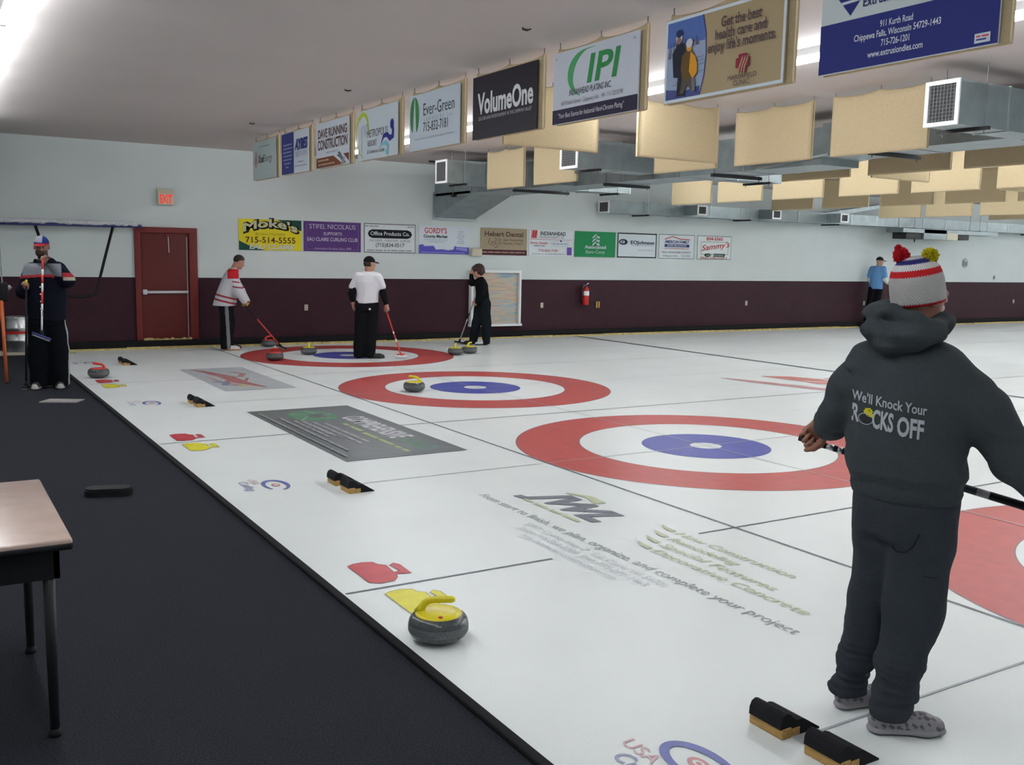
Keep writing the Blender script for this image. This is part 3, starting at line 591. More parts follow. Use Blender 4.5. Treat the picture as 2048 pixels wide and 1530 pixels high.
for y, xa, xb, z in ((17.5, 2.74, 3.94, 2.94), (15.2, 2.78, 3.98, 2.94), (12.87, 3.06, 3.98, 2.94), (10.36, 3.04, 3.98, 2.94), (7.75, 3.06, 3.95, 3.04), (4.9, 3.06, 3.95, 3.04)):
    mb = MB(); mb.box(xa, xb, y-.025, y+.025, z-.02, z+.025, M['iron']); mb.build('support_rail', D, 'black angle iron rail')
    for xx in (xa+.04, xb-.04):
        mb = MB(); mb.tube([(xx, y, z-.045), (xx, y, ZC)], .007, M['wire'], 6); mb.build('hanger_rod', D)
for y in (16.5, 12.4):
    mb = MB(); mb.box(1.75, 4.2, y-.02, y+.02, 3.455, 3.49, M['iron']); mb.build('support_rail', D, 'black angle iron rail')
# duct along the far wall
D2 = empty('air_duct', (0, 0, 0)); tag(D2, 'long low galvanised duct running along the far wall', 'air duct')
ductbox('duct_section', D2, 6.95, 30, 17.9, 18.3, 2.785, 3.055, 0, 1.0)
grille('g', D2, lambda a, b, dd: (6.95-dd, 18.1-a, 2.92+b), .40, .28)
for x in (9.29, 11.71, 14.16):
    br = ductbox('duct_branch', D2, x-.14, x+.14, 17.45, 17.9, 2.81, 3.035, 1, .5, 'short square branch with a white framed grille')
    grille('g', br, (lambda a, b, dd, x=x: (x+a, 17.45-dd, 2.922+b)), .30, .235)
for x in (8.0, 11.2, 14.4, 17.5, 20.5, 23.5):
    mb = MB(); mb.box(x-.02, x+.02, 17.8, 18.4, 2.75, 2.785, M['iron']); mb.build('support_rail', D2)
    mb = MB(); mb.tube([(x, 17.83, 2.76), (x, 17.83, ZC)], .008, M['galvd'], 6); mb.build('hanger_rod', D2)
mb = MB(); mb.prism([(13.9, 2.92), (17.6, 3.5), (17.6, 3.56), (13.9, 3.05)], lambda a, b, dd: (a, dd, b), 17.95, 18.25, M['galv']); mb.build('duct_elbow', D2, 'sloping upper feed')
U = empty('unit_heater', (18.3, 17.75, 2.47)); tag(U, 'grey ventilation unit slung under the far wall duct', 'ventilation unit')
mb = MB(); mb.box(-1.7, 2.6, -.25, .3, .17, .28, M['galv']); mb.box(-.8, .2, -.25, .3, 0, .28, M['galv'], .01); mb.build('casing', U)
mb = MB(); mb.box(-1.5, -.8, -.2, .25, .0, .17, M['dark'], .01); mb.box(.7, 1.3, -.2, .25, .02, .17, M['dark'], .01); mb.build('fan_box', U)
mb = MB(); mb.box(.2, .7, -.26, .3, .0, .2, M['beige'], .01); mb.build('control_box', U)
mb = MB(); mb.tube([(-1.0, -.1, 0), (-1.0, -.1, -.08)], .02, M['iron'], 6); mb.build('drain_pipe', U)
for xx in (-1.6, 1.6):
    mb = MB(); mb.tube([(xx, 0, .28), (xx, .0, ZC-2.47)], .008, M['wire'], 6); mb.build('hanger_rod', U)

# ================================================================== FAR WALL FITTINGS
def plate(x, z, wd=.07, h=.115, mt='beige', lab='', cat='outlet'):
    mb = MB(); mb.box(-wd/2, wd/2, -.012, 0, -h/2, h/2, M[mt], .004)
    for s in (-1, 1): mb.box(-.016, .016, -.0145, -.011, s*.027-.014, s*.027+.014, M['grey' if mt == 'beige' else 'beige'], .002)
    o = mb.build('wall_outlet', None, lab, cat); o.location = (x, YW-.001, z); return o
plate(.077, .704, lab='small beige outlet on the maroon wall between the jersey player and the white shirt')
plate(5.56, .70, lab='small beige outlet on the maroon wall right of the framed panel')
plate(11.83, .70, lab='small beige outlet on the maroon wall halfway to the blue shirt')
plate(16.36, .67, lab='small beige outlet beside the man in the blue shirt')
plate(23.49, .67, lab='small beige outlet at the right edge of the maroon wall')
mb = MB(); mb.box(-.05, -.012, -.03, 0, -.075, .075, M['wood'], .004); mb.box(.012, .05, -.03, 0, -.075, .075, M['wood'], .004); mb.box(-.03, .03, -.008, 0, -.07, .07, M['black'])
o = mb.build('wall_bracket', None, 'small brown two-pronged bracket on the maroon wall beside the extinguisher', 'bracket'); o.location = (7.10, YW-.001, .70)
mb = MB(); mb.box(-.125, .125, -.10, 0, -.085, .085, M['beige'], .02); o = mb.build('wall_box', None, 'beige box on the wall between the skyline sign and the tan sign', 'wall box'); o.location = (3.83, YW, 1.845)
mb = MB(); mb.box(-.03, .03, -.03, 0, -.055, .055, M['grey'], .005); o = mb.build('wall_switch', None, 'small dark switch on the white wall at far right', 'switch'); o.location = (22.35, YW, 1.42)
mb = MB(); rnd = random.Random(8)
for k in range(5): mb.box(-.12+.05*k, -.09+.05*k, -.015, 0, -.10+.02*rnd.random(), .02+.09*rnd.random(), M['grey'], .003)
mb.lathe([(0, 0), (.15, 0), (.15, .006), (0, .006)], flat((.50, .54, .54)), 24); 
mb.v = [(v[0], v[1], v[2]) for v in mb.v]
o = mb.build('wall_plaque', None, 'small round grey plaque on the white wall at far right', 'plaque'); o.location = (20.83, YW, 1.84)
# flip disc to face the room
me = o.data
for i, v in enumerate(me.vertices):
    if i >= len(me.vertices)-96: v.co = (v.co.x, -v.co.z, v.co.y)
# extinguisher
E_x = empty('fire_extinguisher', (6.70, YW-.09, .70)); tag(E_x, 'red fire extinguisher with white band hanging on the maroon wall', 'fire extinguisher')
mb = MB(); mb.lathe([(0, 0), (.065, 0), (.075, .02), (.075, .33), (.06, .385), (.03, .41), (.025, .43), (0, .43)], M['red'], 24); mb.build('cylinder', E_x)
mb = MB(); mb.lathe([(.0765, .22), (.0765, .32)], M['white'], 24); mb.build('label_band', E_x, 'white label band')
mb = MB(); mb.box(-.02, .02, -.02, .02, .42, .46, M['black'], .004); mb.box(-.06, .01, -.01, .01, .44, .452, M['alu'], xf=lambda v: (v.x, v.y, v.z-(v.x)*.0)); mb.tube([(0, 0, .455), (.06, -.01, .50)], .008, M['alu'], 6); mb.build('lever', E_x, 'silver lever')
mb = MB(); mb.tube([(-.02, -.02, .44), (-.08, -.03, .40), (-.09, -.02, .25), (-.075, -.01, .15)], .009, M['black'], 7); mb.build('hose', E_x)
mb = MB(); mb.box(-.04, .04, .06, .09, .1, .42, M['alu']); mb.build('wall_hook', E_x)
# framed pastel panel
def pastel():
    m = mat('pastel_bands', (.5, .5, .5), .25); nt = m.node_tree; b = nt.nodes['Principled BSDF']
    tc = nt.nodes.new('ShaderNodeTexCoord'); mp = nt.nodes.new('ShaderNodeMapping'); mp.inputs['Scale'].default_value = (.7, 1, 9)
    n = nt.nodes.new('ShaderNodeTexNoise'); n.inputs['Scale'].default_value = 1.6; n.inputs['Detail'].default_value = 5
    cr = nt.nodes.new('ShaderNodeValToRGB'); els = cr.color_ramp.elements
    els[0].position = .30; els[0].color = (.24, .32, .40, 1); els[1].position = .72; els[1].color = (.26, .29, .33, 1)
    for p, c in ((.40, (.36, .45, .50, 1)), (.48, (.58, .47, .33, 1)), (.54, (.55, .38, .33, 1)), (.60, (.36, .44, .33, 1)), (.66, (.40, .50, .56, 1))):
        e2 = els.new(p); e2.color = c
    nt.links.new(tc.outputs['Object'], mp.inputs['Vector']); nt.links.new(mp.outputs['Vector'], n.inputs['Vector']); nt.links.new(n.outputs['Fac'], cr.inputs['Fac']); nt.links.new(cr.outputs['Color'], b.inputs['Base Color'])
    return m
Fp = empty('framed_panel', (4.31, YW, .87)); tag(Fp, 'white framed panel with pastel horizontal bands on the maroon wall', 'framed panel')
mb = MB(); mb.box(-.60, .60, -.06, -.02, -.56, .56, pastel()); mb.build('banded_sheet', Fp)
mb = MB()
for b in ((-.625, -.575, -.561, .546), (.575, .625, -.561, .546), (-.625, .625, .545, .60), (-.64, .66, -.61, -.56)): mb.box(b[0], b[1], -.13-.001*(b[2] > .5)-.002*(b[3] < 0), -.01, b[2], b[3], M['white'], .003)
mb.build('frame', Fp)
# netting goal hung above the carpet
N = empty('hanging_net', (0, 18.22, 0)); tag(N, 'rolled white netting on a blue rail with black pipe arms, left of the red door', 'net frame')
mb = MB(); mb.tube([(-6.9, .05, 2.14), (-2.98, .05, 2.165)], .03, M['blue'], 10); mb.build('rail', N, 'dark blue rail')
mb = MB(); rnd = random.Random(3); pts = []; rs = []
for k in range(60): x = -6.9+3.85*k/59; pts.append((x, .02+rnd.uniform(-.02, .02), 2.205+rnd.uniform(-.012, .012))); rs.append(.035+rnd.uniform(-.008, .012))
mb.tube(pts, rs, M['net'], 9); mb.build('netting', N, 'bunched white netting')
mb = MB(); mb.tube([(-3.46, .0, 2.14), (-3.62, -.12, 1.62), (-3.76, -.22, 1.15), (-3.80, -.24, 1.03), (-3.88, -.25, .975), (-4.0, -.25, .955), (-4.20, -.25, .955), (-4.31, -.24, 1.0), (-4.37, -.2, 1.12), (-4.53, -.1, 1.6), (-4.67, .0, 2.12)], .024, M['black'], 9); mb.build('pipe_arm', N, 'bent black pipe frame')
# keg on a pale board
mb = MB(); mb.box(-.30, .24, -.16, .24, 0, .05, mat('pale_board', (.48, .43, .34), .7, noise=.1), .008); o = mb.build('board', None, 'pale board under the steel keg', 'board'); o.location = (-5.03, 18.02, 0)
K = empty('keg', (-5.03, 18.05, .05)); tag(K, 'steel beer keg with a red band standing in the far left corner', 'keg')
mb = MB(); R = .195; mb.lathe([(0, .03), (R-.03, .03), (R-.012, 0), (R-.008, .02), (R-.012, .06), (R, .09), (R, .17), (R+.012, .19), (R, .21), (R, .37), (R+.012, .39), (R, .41), (R, .49), (R-.012, .53), (R-.005, .56), (R-.008, .58), (R-.02, .58), (R-.025, .54), (0, .535)], M['steel'], 36); mb.build('barrel', K)
mb = MB(); mb.lathe([(R+.003, .30), (R+.003, .345)], M['red'], 36); mb.build('red_band', K, 'red painted band')
# tripod at left edge
Tp = empty('tripod', (-5.47, 14.6, 0)); tag(Tp, 'orange-legged tripod with a dark head, cut by the left edge', 'tripod')
for a in (1.9, 3.3, 4.7):
    mb = MB(); mb.tube([(.04*math.cos(a), .04*math.sin(a), 1.06), (.36*math.cos(a), .36*math.sin(a), .015)], .022, M['orange'], 8); mb.build('leg', Tp)
mb = MB(); mb.box(-.07, .085, -.06, .06, 1.05, 1.30, M['black'], .02); mb.tube([(.06, 0, 1.2), (.12, 0, 1.25)], .025, M['grey'], 8); mb.build('head', Tp, 'dark clamp head')
mb = MB(); mb.tube([(.02, 0, 1.28), (0, 0, 2.1)], .009, M['grey'], 6); mb.build('mast', Tp, 'thin grey mast')
# small hooks left in the ceiling
for x, y in ((-2.17, 10.76), (-2.14, 7.01), (-2.19, 14.38)):
    mb = MB(); mb.tube([(0, 0, 0), (.0, 0, -.014), (.035, -.012, -.020), (.07, -.02, -.008)], [.008, .008, .009, .004], M['iron'], 6); o = mb.build('ceiling_hook', None, 'small dark empty hook in the bare ceiling left of the banners', 'hook', 'empty ceiling hooks'); o.location = (x, y, ZC)

# ================================================================== THINGS ON CARPET AND ICE
T = empty('table', (-6.55, 4.2, 0)); tag(T, 'small table with pinkish worn top and black legs on the carpet', 'table')
mb = MB(); mb.box(-.6, .53, -.52, .52, .725, .755, M['top'], .010); mb.build('table_top', T)
mb = MB(); mb.box(-.603, .533, -.523, .523, .712, .742, M['black'], .012); mb.build('edge_band', T, 'black edge band')
mb = MB()
for b in ((-.55, .49, -.47, -.45), (-.55, .49, .45, .47), (.47, .49, -.47, .47), (-.55, -.53, -.47, .47)): mb.box(b[0], b[1], b[2], b[3], .60, .72, M['black'])
mb.build('apron', T)
for sx, sy in ((.455, -.445), (.455, .42), (-.52, -.445), (-.52, .42)):
    mb = MB(); mb.tube([(sx, sy, .72), (sx, sy, .02)], [.022, .017], mat('leg_grey', (.015, .015, .018), .5), 10); mb.lathe([(0, 0), (.022, 0), (.024, .01), (.018, .03), (0, .03)], M['black'], 12, (sx, sy, 0)); mb.build('leg', T)
mb = MB(); P = []
n = 40
for k in range(n):
    t = 2*PI*k/n; c, s = math.cos(t), math.sin(t); a = .165*math.copysign(abs(c)**.7, c); wv = (.062-.012*math.cos(2*PI*a/.33+.3)*(-1)); P.append((a, s*(.085+.014*math.cos(PI*2*a/.33+PI))))
mb.prism(P, lambda a, b, dd: (a, b, dd), 0, .045, M['rubber']); mb.prism([(x*.93, y*.9) for x, y in P], lambda a, b, dd: (a, b, dd), .045, .058, M['black'])
o = mb.build('slider', None, 'black sole-shaped shoe slider lying on the carpet', 'slider'); o.location = (-5.32, 7.44, 0); o.rotation_euler = (0, 0, -.30)
mb = MB(); mb.prism([(-.24, -.02), (-.10, .19), (.25, -.0), (.13, -.20)], lambda a, b, dd: (a, b, dd), 0, .012, M['cardb']); o = mb.build('floor_mat', None, 'thin grey mat lying on the carpet near the ice edge', 'mat'); o.location = (-5.05, 12.33, 0)

# stones
def stone(loc, rz, colm, lab, dot=False):
    r = empty('curling_stone', (loc[0], loc[1], 0.0), rz); tag(r, lab, 'curling stone', 'curling stones on the ice')
    mb = MB()
    pr = [(0, .004), (.055, .004), (.063, .0), (.068, .004), (.085, .008), (.112, .018), (.131, .034), (.139, .050)]
    mb.lathe(pr, M['granite'], 48); mb.lathe([(.139, .050), (.1405, .056), (.1405, .080), (.139, .086)], M['granite2'], 48)
    mb.lathe([(.139, .086), (.136, .101), (.127, .115), (.113, .125), (.105, .127), (0, .127)], M['granite'], 48); mb.build('granite_body', r)
    mb = MB(); mb.lathe([(.109, .124), (.108, .130), (.101, .134), (.07, .138), (0, .140)], colm, 48); cap_ = mb.build('cap', r)
    mb = MB(); mb.tube([(-.088, 0, .126), (-.080, 0, .148), (-.066, 0, .170), (-.046, 0, .184), (-.015, 0, .191), (.03, 0, .195), (.066, 0, .197), (.078, 0, .197)], [.028, .019, .0165, .0165, .0165, .0165, .016, .009], colm, 14); mb.build('handle', r)
    if dot:
        mb = MB(); mb.lathe([(0, .0022), (.010, .0022), (.012, 0)], M['red'], 16); dd = mb.build('red_dot', cap_); dd.location = (.028, -.080, .1362); dd.rotation_euler = (.10, .04, 0)
        dd['label'] = 'small round red sticker'
    return r
HY, HR = M['hy'], M['hr']
stone((-4.45, 3.90), -.70, HY, 'large yellow-handled curling stone nearest the camera beside the carpet', True)
stone((-4.33, 14.42), 2.6, HR, 'red-handled stone beside the carpet near the man with the white shoes')
stone((-.80, 18.05), .4, HR, 'red-handled stone at the foot of the far wall under the black broom head')
stone((-1.43, 15.72), -1.2, HR, 'red-handled stone on the left red arc of the farthest rings')
stone((-.60, 16.42), 1.3, HY, 'yellow-handled stone inside the farthest rings, left of the white shirt')
stone((1.80, 15.47), 1.0, HY, 'left one of two touching yellow stones at the right edge of the farthest rings')
stone((2.17, 15.62), .6, HY, 'right one of two yellow stones, nearest the woman in black')
stone((-.94, 11.47), 2.3, HY, 'yellow-handled stone alone inside the second rings')

# hacks
def hack(x, y, lab):
    r = empty('hack', (x, y, 0)); tag(r, lab, 'hack', 'starting hacks')
    mb = MB(); mb.box(-.02, .03, -.085, .085, 0, .042, M['wood'], .004); mb.box(.03, .075, -.085, -.072, 0, .034, M['wood'], .002); mb.build('wooden_block', r)
    mb = MB(); mb.prism([(-.026, .040), (-.024, .070), (-.014, .090), (.004, .098), (.020, .094), (.040, .074), (.058, .062), (.085, .063), (.105, .056), (.185, .006), (.185, .0), (.06, .0), (.035, .035)], lambda a, b, dd: (a, dd, b), -.082, .082, M['rubber'], False); mb.build('rubber_foothold', r)
for i, y in enumerate(SHEET):
    who = ['beside the farthest red stone', 'level with the second rings', 'left of the dark green ice panel', 'near the grey shoes of the person in front'][i]
    b = y-.03 if i < 3 else 2.38
    hack(-3.75, b+.12, 'left rubber and wood hack block '+who); hack(-3.75, b-.155, 'right rubber and wood hack block '+who)
    if i == 3 or i == 2:
        mb = MB(); mb.box(-3.72, -3.58, b-.07, b+.035, .0, .004, ice((.42, .43, .45))); mb.build('hack_plate', FLOOR, 'greyish patch of ice between the hack blocks')

# ================================================================== PEOPLE
def smin(a, b, k):
    h = np.clip(.5+.5*(b-a)/k, 0, 1); return b*(1-h)+a*h-k*h*(1-h)
def smax(a, b, k): return -smin(-a, -b, k)
A = lambda *v: np.array(v, dtype=np.float32)
class SDF:
    def __init__(s): s.pr = []
    def cap(s, a, b, ra, rb, k=.02, op='u', sq=None):
        a = A(*a); b = A(*b)
        def f(P):
            ab = b-a; ap = P-a
            if sq is not None:
                n, q = sq; ap = ap+np.outer(ap@n, n)*(q-1); ab2 = ab+n*(ab@n)*(q-1)
            else: ab2 = ab
            t = np.clip((ap@ab2)/max(float(ab2@ab2), 1e-9), 0, 1)
            return np.linalg.norm(ap-t[:, None]*ab2, axis=1)-(ra+t*(rb-ra))
        m = max(ra, rb); s.pr.append((f, np.minimum(a, b)-m, np.maximum(a, b)+m, k, op)); return s
    def chain(s, pts, rs, k=.02):
        for i in range(len(pts)-1): s.cap(pts[i], pts[i+1], rs[i], rs[i+1], k)
        return s
    def ell(s, c, r, R=None, k=.02, op='u'):
        c = A(*c); r = A(*r); Rm = np.eye(3, dtype=np.float32) if R is None else np.array(R, dtype=np.float32)   # rows = axes
        def f(P):
            q = (P-c)@Rm.T; k0 = np.linalg.norm(q/r, axis=1); k1 = np.linalg.norm(q/(r*r), axis=1)
            return k0*(k0-1)/np.maximum(k1, 1e-6)
        m = float(r.max()); s.pr.append((f, c-m, c+m, k, op)); return s
    def loft(s, secs, ang=0.0, k=.03, cape=.03):       # secs: (z,cx,cy,rx,ry) rising; rx across, ry fore-aft; ang turns the section
        S_ = np.array(sorted(secs), dtype=np.float32); ca, sa = math.cos(ang), math.sin(ang)
        def f(P):
            z = P[:, 2]; I = lambda j: np.interp(z, S_[:, 0], S_[:, j])
            x = P[:, 0]-I(1); y = P[:, 1]-I(2); rx = I(3); ry = I(4)
            u = x*ca-y*sa; v = x*sa+y*ca
            k0 = np.sqrt((u/rx)**2+(v/ry)**2); k1 = np.sqrt((u/rx**2)**2+(v/ry**2)**2); d = k0*(k0-1)/np.maximum(k1, 1e-4)
            d = np.maximum(d, -np.minimum(rx, ry))
            return smax(d, np.maximum(S_[0, 0]-z, z-S_[-1, 0]), cape)
        m = float(max(S_[:, 3].max(), S_[:, 4].max()))
        s.pr.append((f, A(S_[:, 1].min()-m, S_[:, 2].min()-m, S_[0, 0]), A(S_[:, 1].max()+m, S_[:, 2].max()+m, S_[-1, 0]), k, 'u')); return s
    def bounds(s):
        lo = np.min([p[1] for p in s.pr if p[4] == 'u'], axis=0); hi = np.max([p[2] for p in s.pr if p[4] == 'u'], axis=0); return lo, hi
    def __call__(s, P, mg):
        d = np.full(len(P), 1.0, dtype=np.float32)
        for f, lo, hi, k, op in s.pr:
            m = np.all((P > lo-mg-k) & (P < hi+mg+k), axis=1)
            if not m.any(): continue
            v = f(P[m]).astype(np.float32)
            d[m] = smin(d[m], v, k) if op == 'u' else smax(d[m], -v, k)
        return d
def net(sdf, h, disp=None, cut=None):
    """surface of a distance field as quads"""
    lo, hi = sdf.bounds(); lo = lo-4*h; hi = hi+4*h; C = 4
    nb = np.ceil((hi-lo)/(h*C)).astype(int)
    def full(P, mg):
        d = sdf(P, mg)
        if disp is not None:
            m = np.abs(d) < .08
            if m.any(): d[m] += disp(P[m])
        if cut is not None: d = np.maximum(d, cut(P))
        return d
    ii = np.stack(np.meshgrid(*[np.arange(n) for n in nb], indexing='ij'), -1).reshape(-1, 3)
    cen = (lo+(ii+.5)*h*C-.5*h).astype(np.float32); dc = full(cen, 8*h)
    act = np.abs(dc) < h*C*1.6
    N_ = nb*C
    G = np.repeat(np.repeat(np.repeat(dc.reshape(nb), C, 0), C, 1), C, 2)
    off = np.stack(np.meshgrid(*[np.arange(C)]*3, indexing='ij'), -1).reshape(-1, 3)
    ia = (ii[act][:, None, :]*C+off[None]).reshape(-1, 3)
    G[ia[:, 0], ia[:, 1], ia[:, 2]] = full((lo+ia*h).astype(np.float32), 8*h)
    S = G < 0
    c8 = [S[a:N_[0]-1+a, b:N_[1]-1+b, c:N_[2]-1+c] for a in (0, 1) for b in (0, 1) for c in (0, 1)]
    cnt = sum(c.astype(np.int8) for c in c8); cells = np.argwhere((cnt > 0) & (cnt < 8))
    idx = np.full(N_-1, -1, dtype=np.int64); idx[cells[:, 0], cells[:, 1], cells[:, 2]] = np.arange(len(cells))
    cor = [(a, b, c) for a in (0, 1) for b in (0, 1) for c in (0, 1)]
    val = np.stack([G[cells[:, 0]+a, cells[:, 1]+b, cells[:, 2]+c] for a, b, c in cor], 1)
    acc = np.zeros((len(cells), 3)); n = np.zeros(len(cells))
    for i in range(8):
        for j in range(i+1, 8):
            if sum(abs(cor[i][q]-cor[j][q]) for q in range(3)) != 1: continue
            a, b = val[:, i], val[:, j]; m = (a < 0) != (b < 0); t = np.where(m, a/np.where(m, a-b, 1), 0)
            p = np.array(cor[i])+t[:, None]*(np.array(cor[j])-np.array(cor[i])); acc += np.where(m[:, None], p, 0); n += m
    V = lo+(cells+acc/n[:, None])*h
    Q = []
    for ax in range(3):
        b, c = (ax+1) % 3, (ax+2) % 3
        s0 = np.moveaxis(S, ax, 0); e = np.argwhere(s0[:-1] != s0[1:])
        g = np.zeros((len(e), 3), int); oth = [q for q in range(3) if q != ax]; g[:, ax] = e[:, 0]; g[:, oth[0]] = e[:, 1]; g[:, oth[1]] = e[:, 2]
        ok = np.all(g[:, oth] > 0, axis=1) & np.all(g < N_-1, axis=1); g = g[ok]
        def id_(db, dc):
            k = g.copy(); k[:, b] -= db; k[:, c] -= dc; return idx[k[:, 0], k[:, 1], k[:, 2]]
        q = np.stack([id_(1, 1), id_(0, 1), id_(0, 0), id_(1, 0)], 1); ins = S[g[:, 0], g[:, 1], g[:, 2]]
        q[~ins] = q[~ins][:, ::-1]; q = q[np.all(q >= 0, axis=1)]; Q.append(q)
    return V, np.concatenate(Q)
def mesh_obj(name, V, Q, mt, parent, col=None, label=None):
    me = bpy.data.meshes.new(name); me.vertices.add(len(V)); me.vertices.foreach_set('co', V.astype(np.float32).ravel())
    me.loops.add(len(Q)*4); me.loops.foreach_set('vertex_index', Q.astype(np.int32).ravel())
    me.polygons.add(len(Q)); me.polygons.foreach_set('loop_start', np.arange(0, len(Q)*4, 4, dtype=np.int32))
    me.polygons.foreach_set('use_smooth', np.ones(len(Q), dtype=bool)); me.update(calc_edges=True)
    me.materials.append(mt)
    if col is not None:
        c = col(V) if callable(col) else np.tile(np.array(col, dtype=np.float32), (len(V), 1))
        at = me.color_attributes.new('col', 'FLOAT_COLOR', 'POINT'); at.data.foreach_set('color', np.concatenate([c, np.ones((len(V), 1))], 1).astype(np.float32).ravel())
    o = bpy.data.objects.new(name, me); COL.objects.link(o); o.parent = parent
    return tag(o, label)
def folds(amp, f=9.0, seed=0, dirs=(1, 1, .6)):
    r = np.random.RandomState(seed); K = [(r.normal(size=3)*np.array(dirs)*f*(1.6**(i//3)), r.uniform(0, 6.28), .62**(i//3)) for i in range(9)]
    def fn(P):
        w = sum(a*np.sin(P@k+p) for k, p, a in K[:3])*.5
        return amp*.45*sum(a*np.sin(P@k+p+w*1.5) for k, p, a in K)
    return fn
def vec(*p): return np.array(p, dtype=float)
def unit(v): return v/np.linalg.norm(v)
def paint(P, base): return np.tile(np.array(base, dtype=float), (len(P), 1))
SKIN = (.44, .24, .17)
class Head:
    def __init__(s, c, yaw, pitch=0.0, tilt=0.0, k=1.0):     # yaw 0 looks away from the camera, 90 looks right; pitch down
        s.c = vec(*c); y = math.radians(yaw); p = math.radians(pitch); s.k = k
        s.f = vec(math.sin(y)*math.cos(p), math.cos(y)*math.cos(p), -math.sin(p)); s.r = vec(math.cos(y), -math.sin(y), 0); s.u = np.cross(s.r, s.f)
        t = math.radians(tilt); s.r, s.u = s.r*math.cos(t)-s.u*math.sin(t), s.u*math.cos(t)+s.r*math.sin(t)
        s.R = np.stack([s.r, s.f, s.u])
    def w(s, r, f, u): return s.c+s.k*(s.r*r+s.f*f+s.u*u)
    def loc(s, P): return (P-s.c)@s.R.T/s.k
    def sdf(s, S, neck):
        k = s.k
        S.ell(s.w(0, -.012, .03), [.076*k, .096*k, .090*k], s.R, .02).ell(s.w(0, .018, -.035), [.061*k, .074*k, .082*k], s.R, .03)
        S.cap(s.w(-.028, .035, -.075), s.w(.028, .035, -.075), .034*k, .034*k, .03).cap(s.w(0, .05, -.088), s.w(0, .066, -.090), .026*k, .02*k, .02)
        S.cap(s.w(0, .082, .012), s.w(0, .104, -.026), .009*k, .014*k, .012).cap(s.w(-.012, .090, -.032), s.w(.012, .090, -.032), .011*k, .011*k, .01)
        S.cap(s.w(-.045, .070, .024), s.w(.045, .070, .024), .012*k, .012*k, .015); S.cap(s.w(-.018, .082, -.060), s.w(.018, .082, -.060), .009*k, .009*k, .01)
        for a in (-1, 1):
            S.ell(s.w(a*.080, -.008, -.005), [.010*k, .024*k, .032*k], s.R, .01)
            S.ell(s.w(a*.033, .097, .003), [.020*k, .016*k, .013*k], s.R, .012, 'd'); S.ell(s.w(a*.033, .078, .003), [.014*k, .014*k, .013*k], s.R, .004)
        S.cap(s.w(0, -.03, -.05), neck, .056*k, .062*k, .03)
    def color(s, P, out, skin, beard=None, hair=(.03, .02, .015)):
        q = s.loc(P); near = (np.abs(q) < .14).all(1); x = np.abs(q[:, 0])
        def put(m, c): out[m & near] = c
        if beard: put((q[:, 1] > .0) & (q[:, 2] < -.035) & ~((x < .02) & (np.abs(q[:, 2]+.06) < .006)), beard)
        put((x < .022) & (q[:, 1] > .07) & (np.abs(q[:, 2]+.060) < .008), tuple(c*.6 for c in skin))
        put((np.abs(x-.033) < .016) & (np.abs(q[:, 2]-.003) < .007) & (q[:, 1] > .07), (.5, .47, .43)); put((np.abs(x-.033) < .007) & (np.abs(q[:, 2]-.003) < .0075) & (q[:, 1] > .07), (.03, .02, .02))
        put((np.abs(x-.034) < .022) & (np.abs(q[:, 2]-.024) < .006) & (q[:, 1] > .06), hair)
def hand(S, wr, d, n, th, curl=.3, k=1.0, spread=.0):
    """palm and five fingers: d towards fingertips, n out of the palm, th towards the thumb"""
    d = unit(vec(*d)); n = vec(*n); n = unit(n-d*(n@d)); th = vec(*th); l = np.cross(n, d); l = l if l@th > 0 else -l
    wr = vec(*wr); P = lambda a, b, c=0: wr+k*(d*a+l*b+n*c)
    for j, b in enumerate((.028, .010, -.009, -.027)): S.cap(P(.0, b*.62), P(.085-.006*abs(j-1), b), .0145*k, .0125*k, .012)
    for j, (b, L) in enumerate(zip((.029, .010, -.010, -.029), (.074, .083, .077, .060))):
        p = P(.085-.006*abs(j-1), b); a = 0; r0 = (.0092, .0094, .0090, .0080)[j]*k
        dd = unit(d+l*spread*(1.5-j)*.12)
        for i, (fr, bend) in enumerate(((.44, .8), (.32, 1.15), (.24, .75))):
            a += curl*bend; q = p+k*L*fr*(dd*math.cos(a)+n*math.sin(a)); S.cap(p, q, r0*(1-.08*i), r0*(1-.08*(i+1)), .004); p = q
    t0 = P(.022, .026, .004); t1 = P(.052, .046, .012+.012*curl); t2 = P(.076, .046-.008*curl, .020+.020*curl); t3 = P(.094, .040-.016*curl, .026+.026*curl)
    S.chain([t0, t1, t2, t3], [.0155*k, .0118*k, .0102*k, .0085*k], .008)
def grip(S, G, h, el, curl=1.35, k=1.0, flip=1, dd=None):
    """a fist closed round a shaft through G with direction h (towards the thumb); el is the elbow"""
    G = vec(*G); h = unit(vec(*h)); e = vec(*el)-G; e = e-h*(e@h); d = -unit(e)
    if dd is not None: d = unit(vec(*dd))
    n = np.cross(d, h)*flip; n = unit(n)
    wr = G-n*.027*k-d*.082*k; hand(S, wr, d, n, h, curl, k); return wr
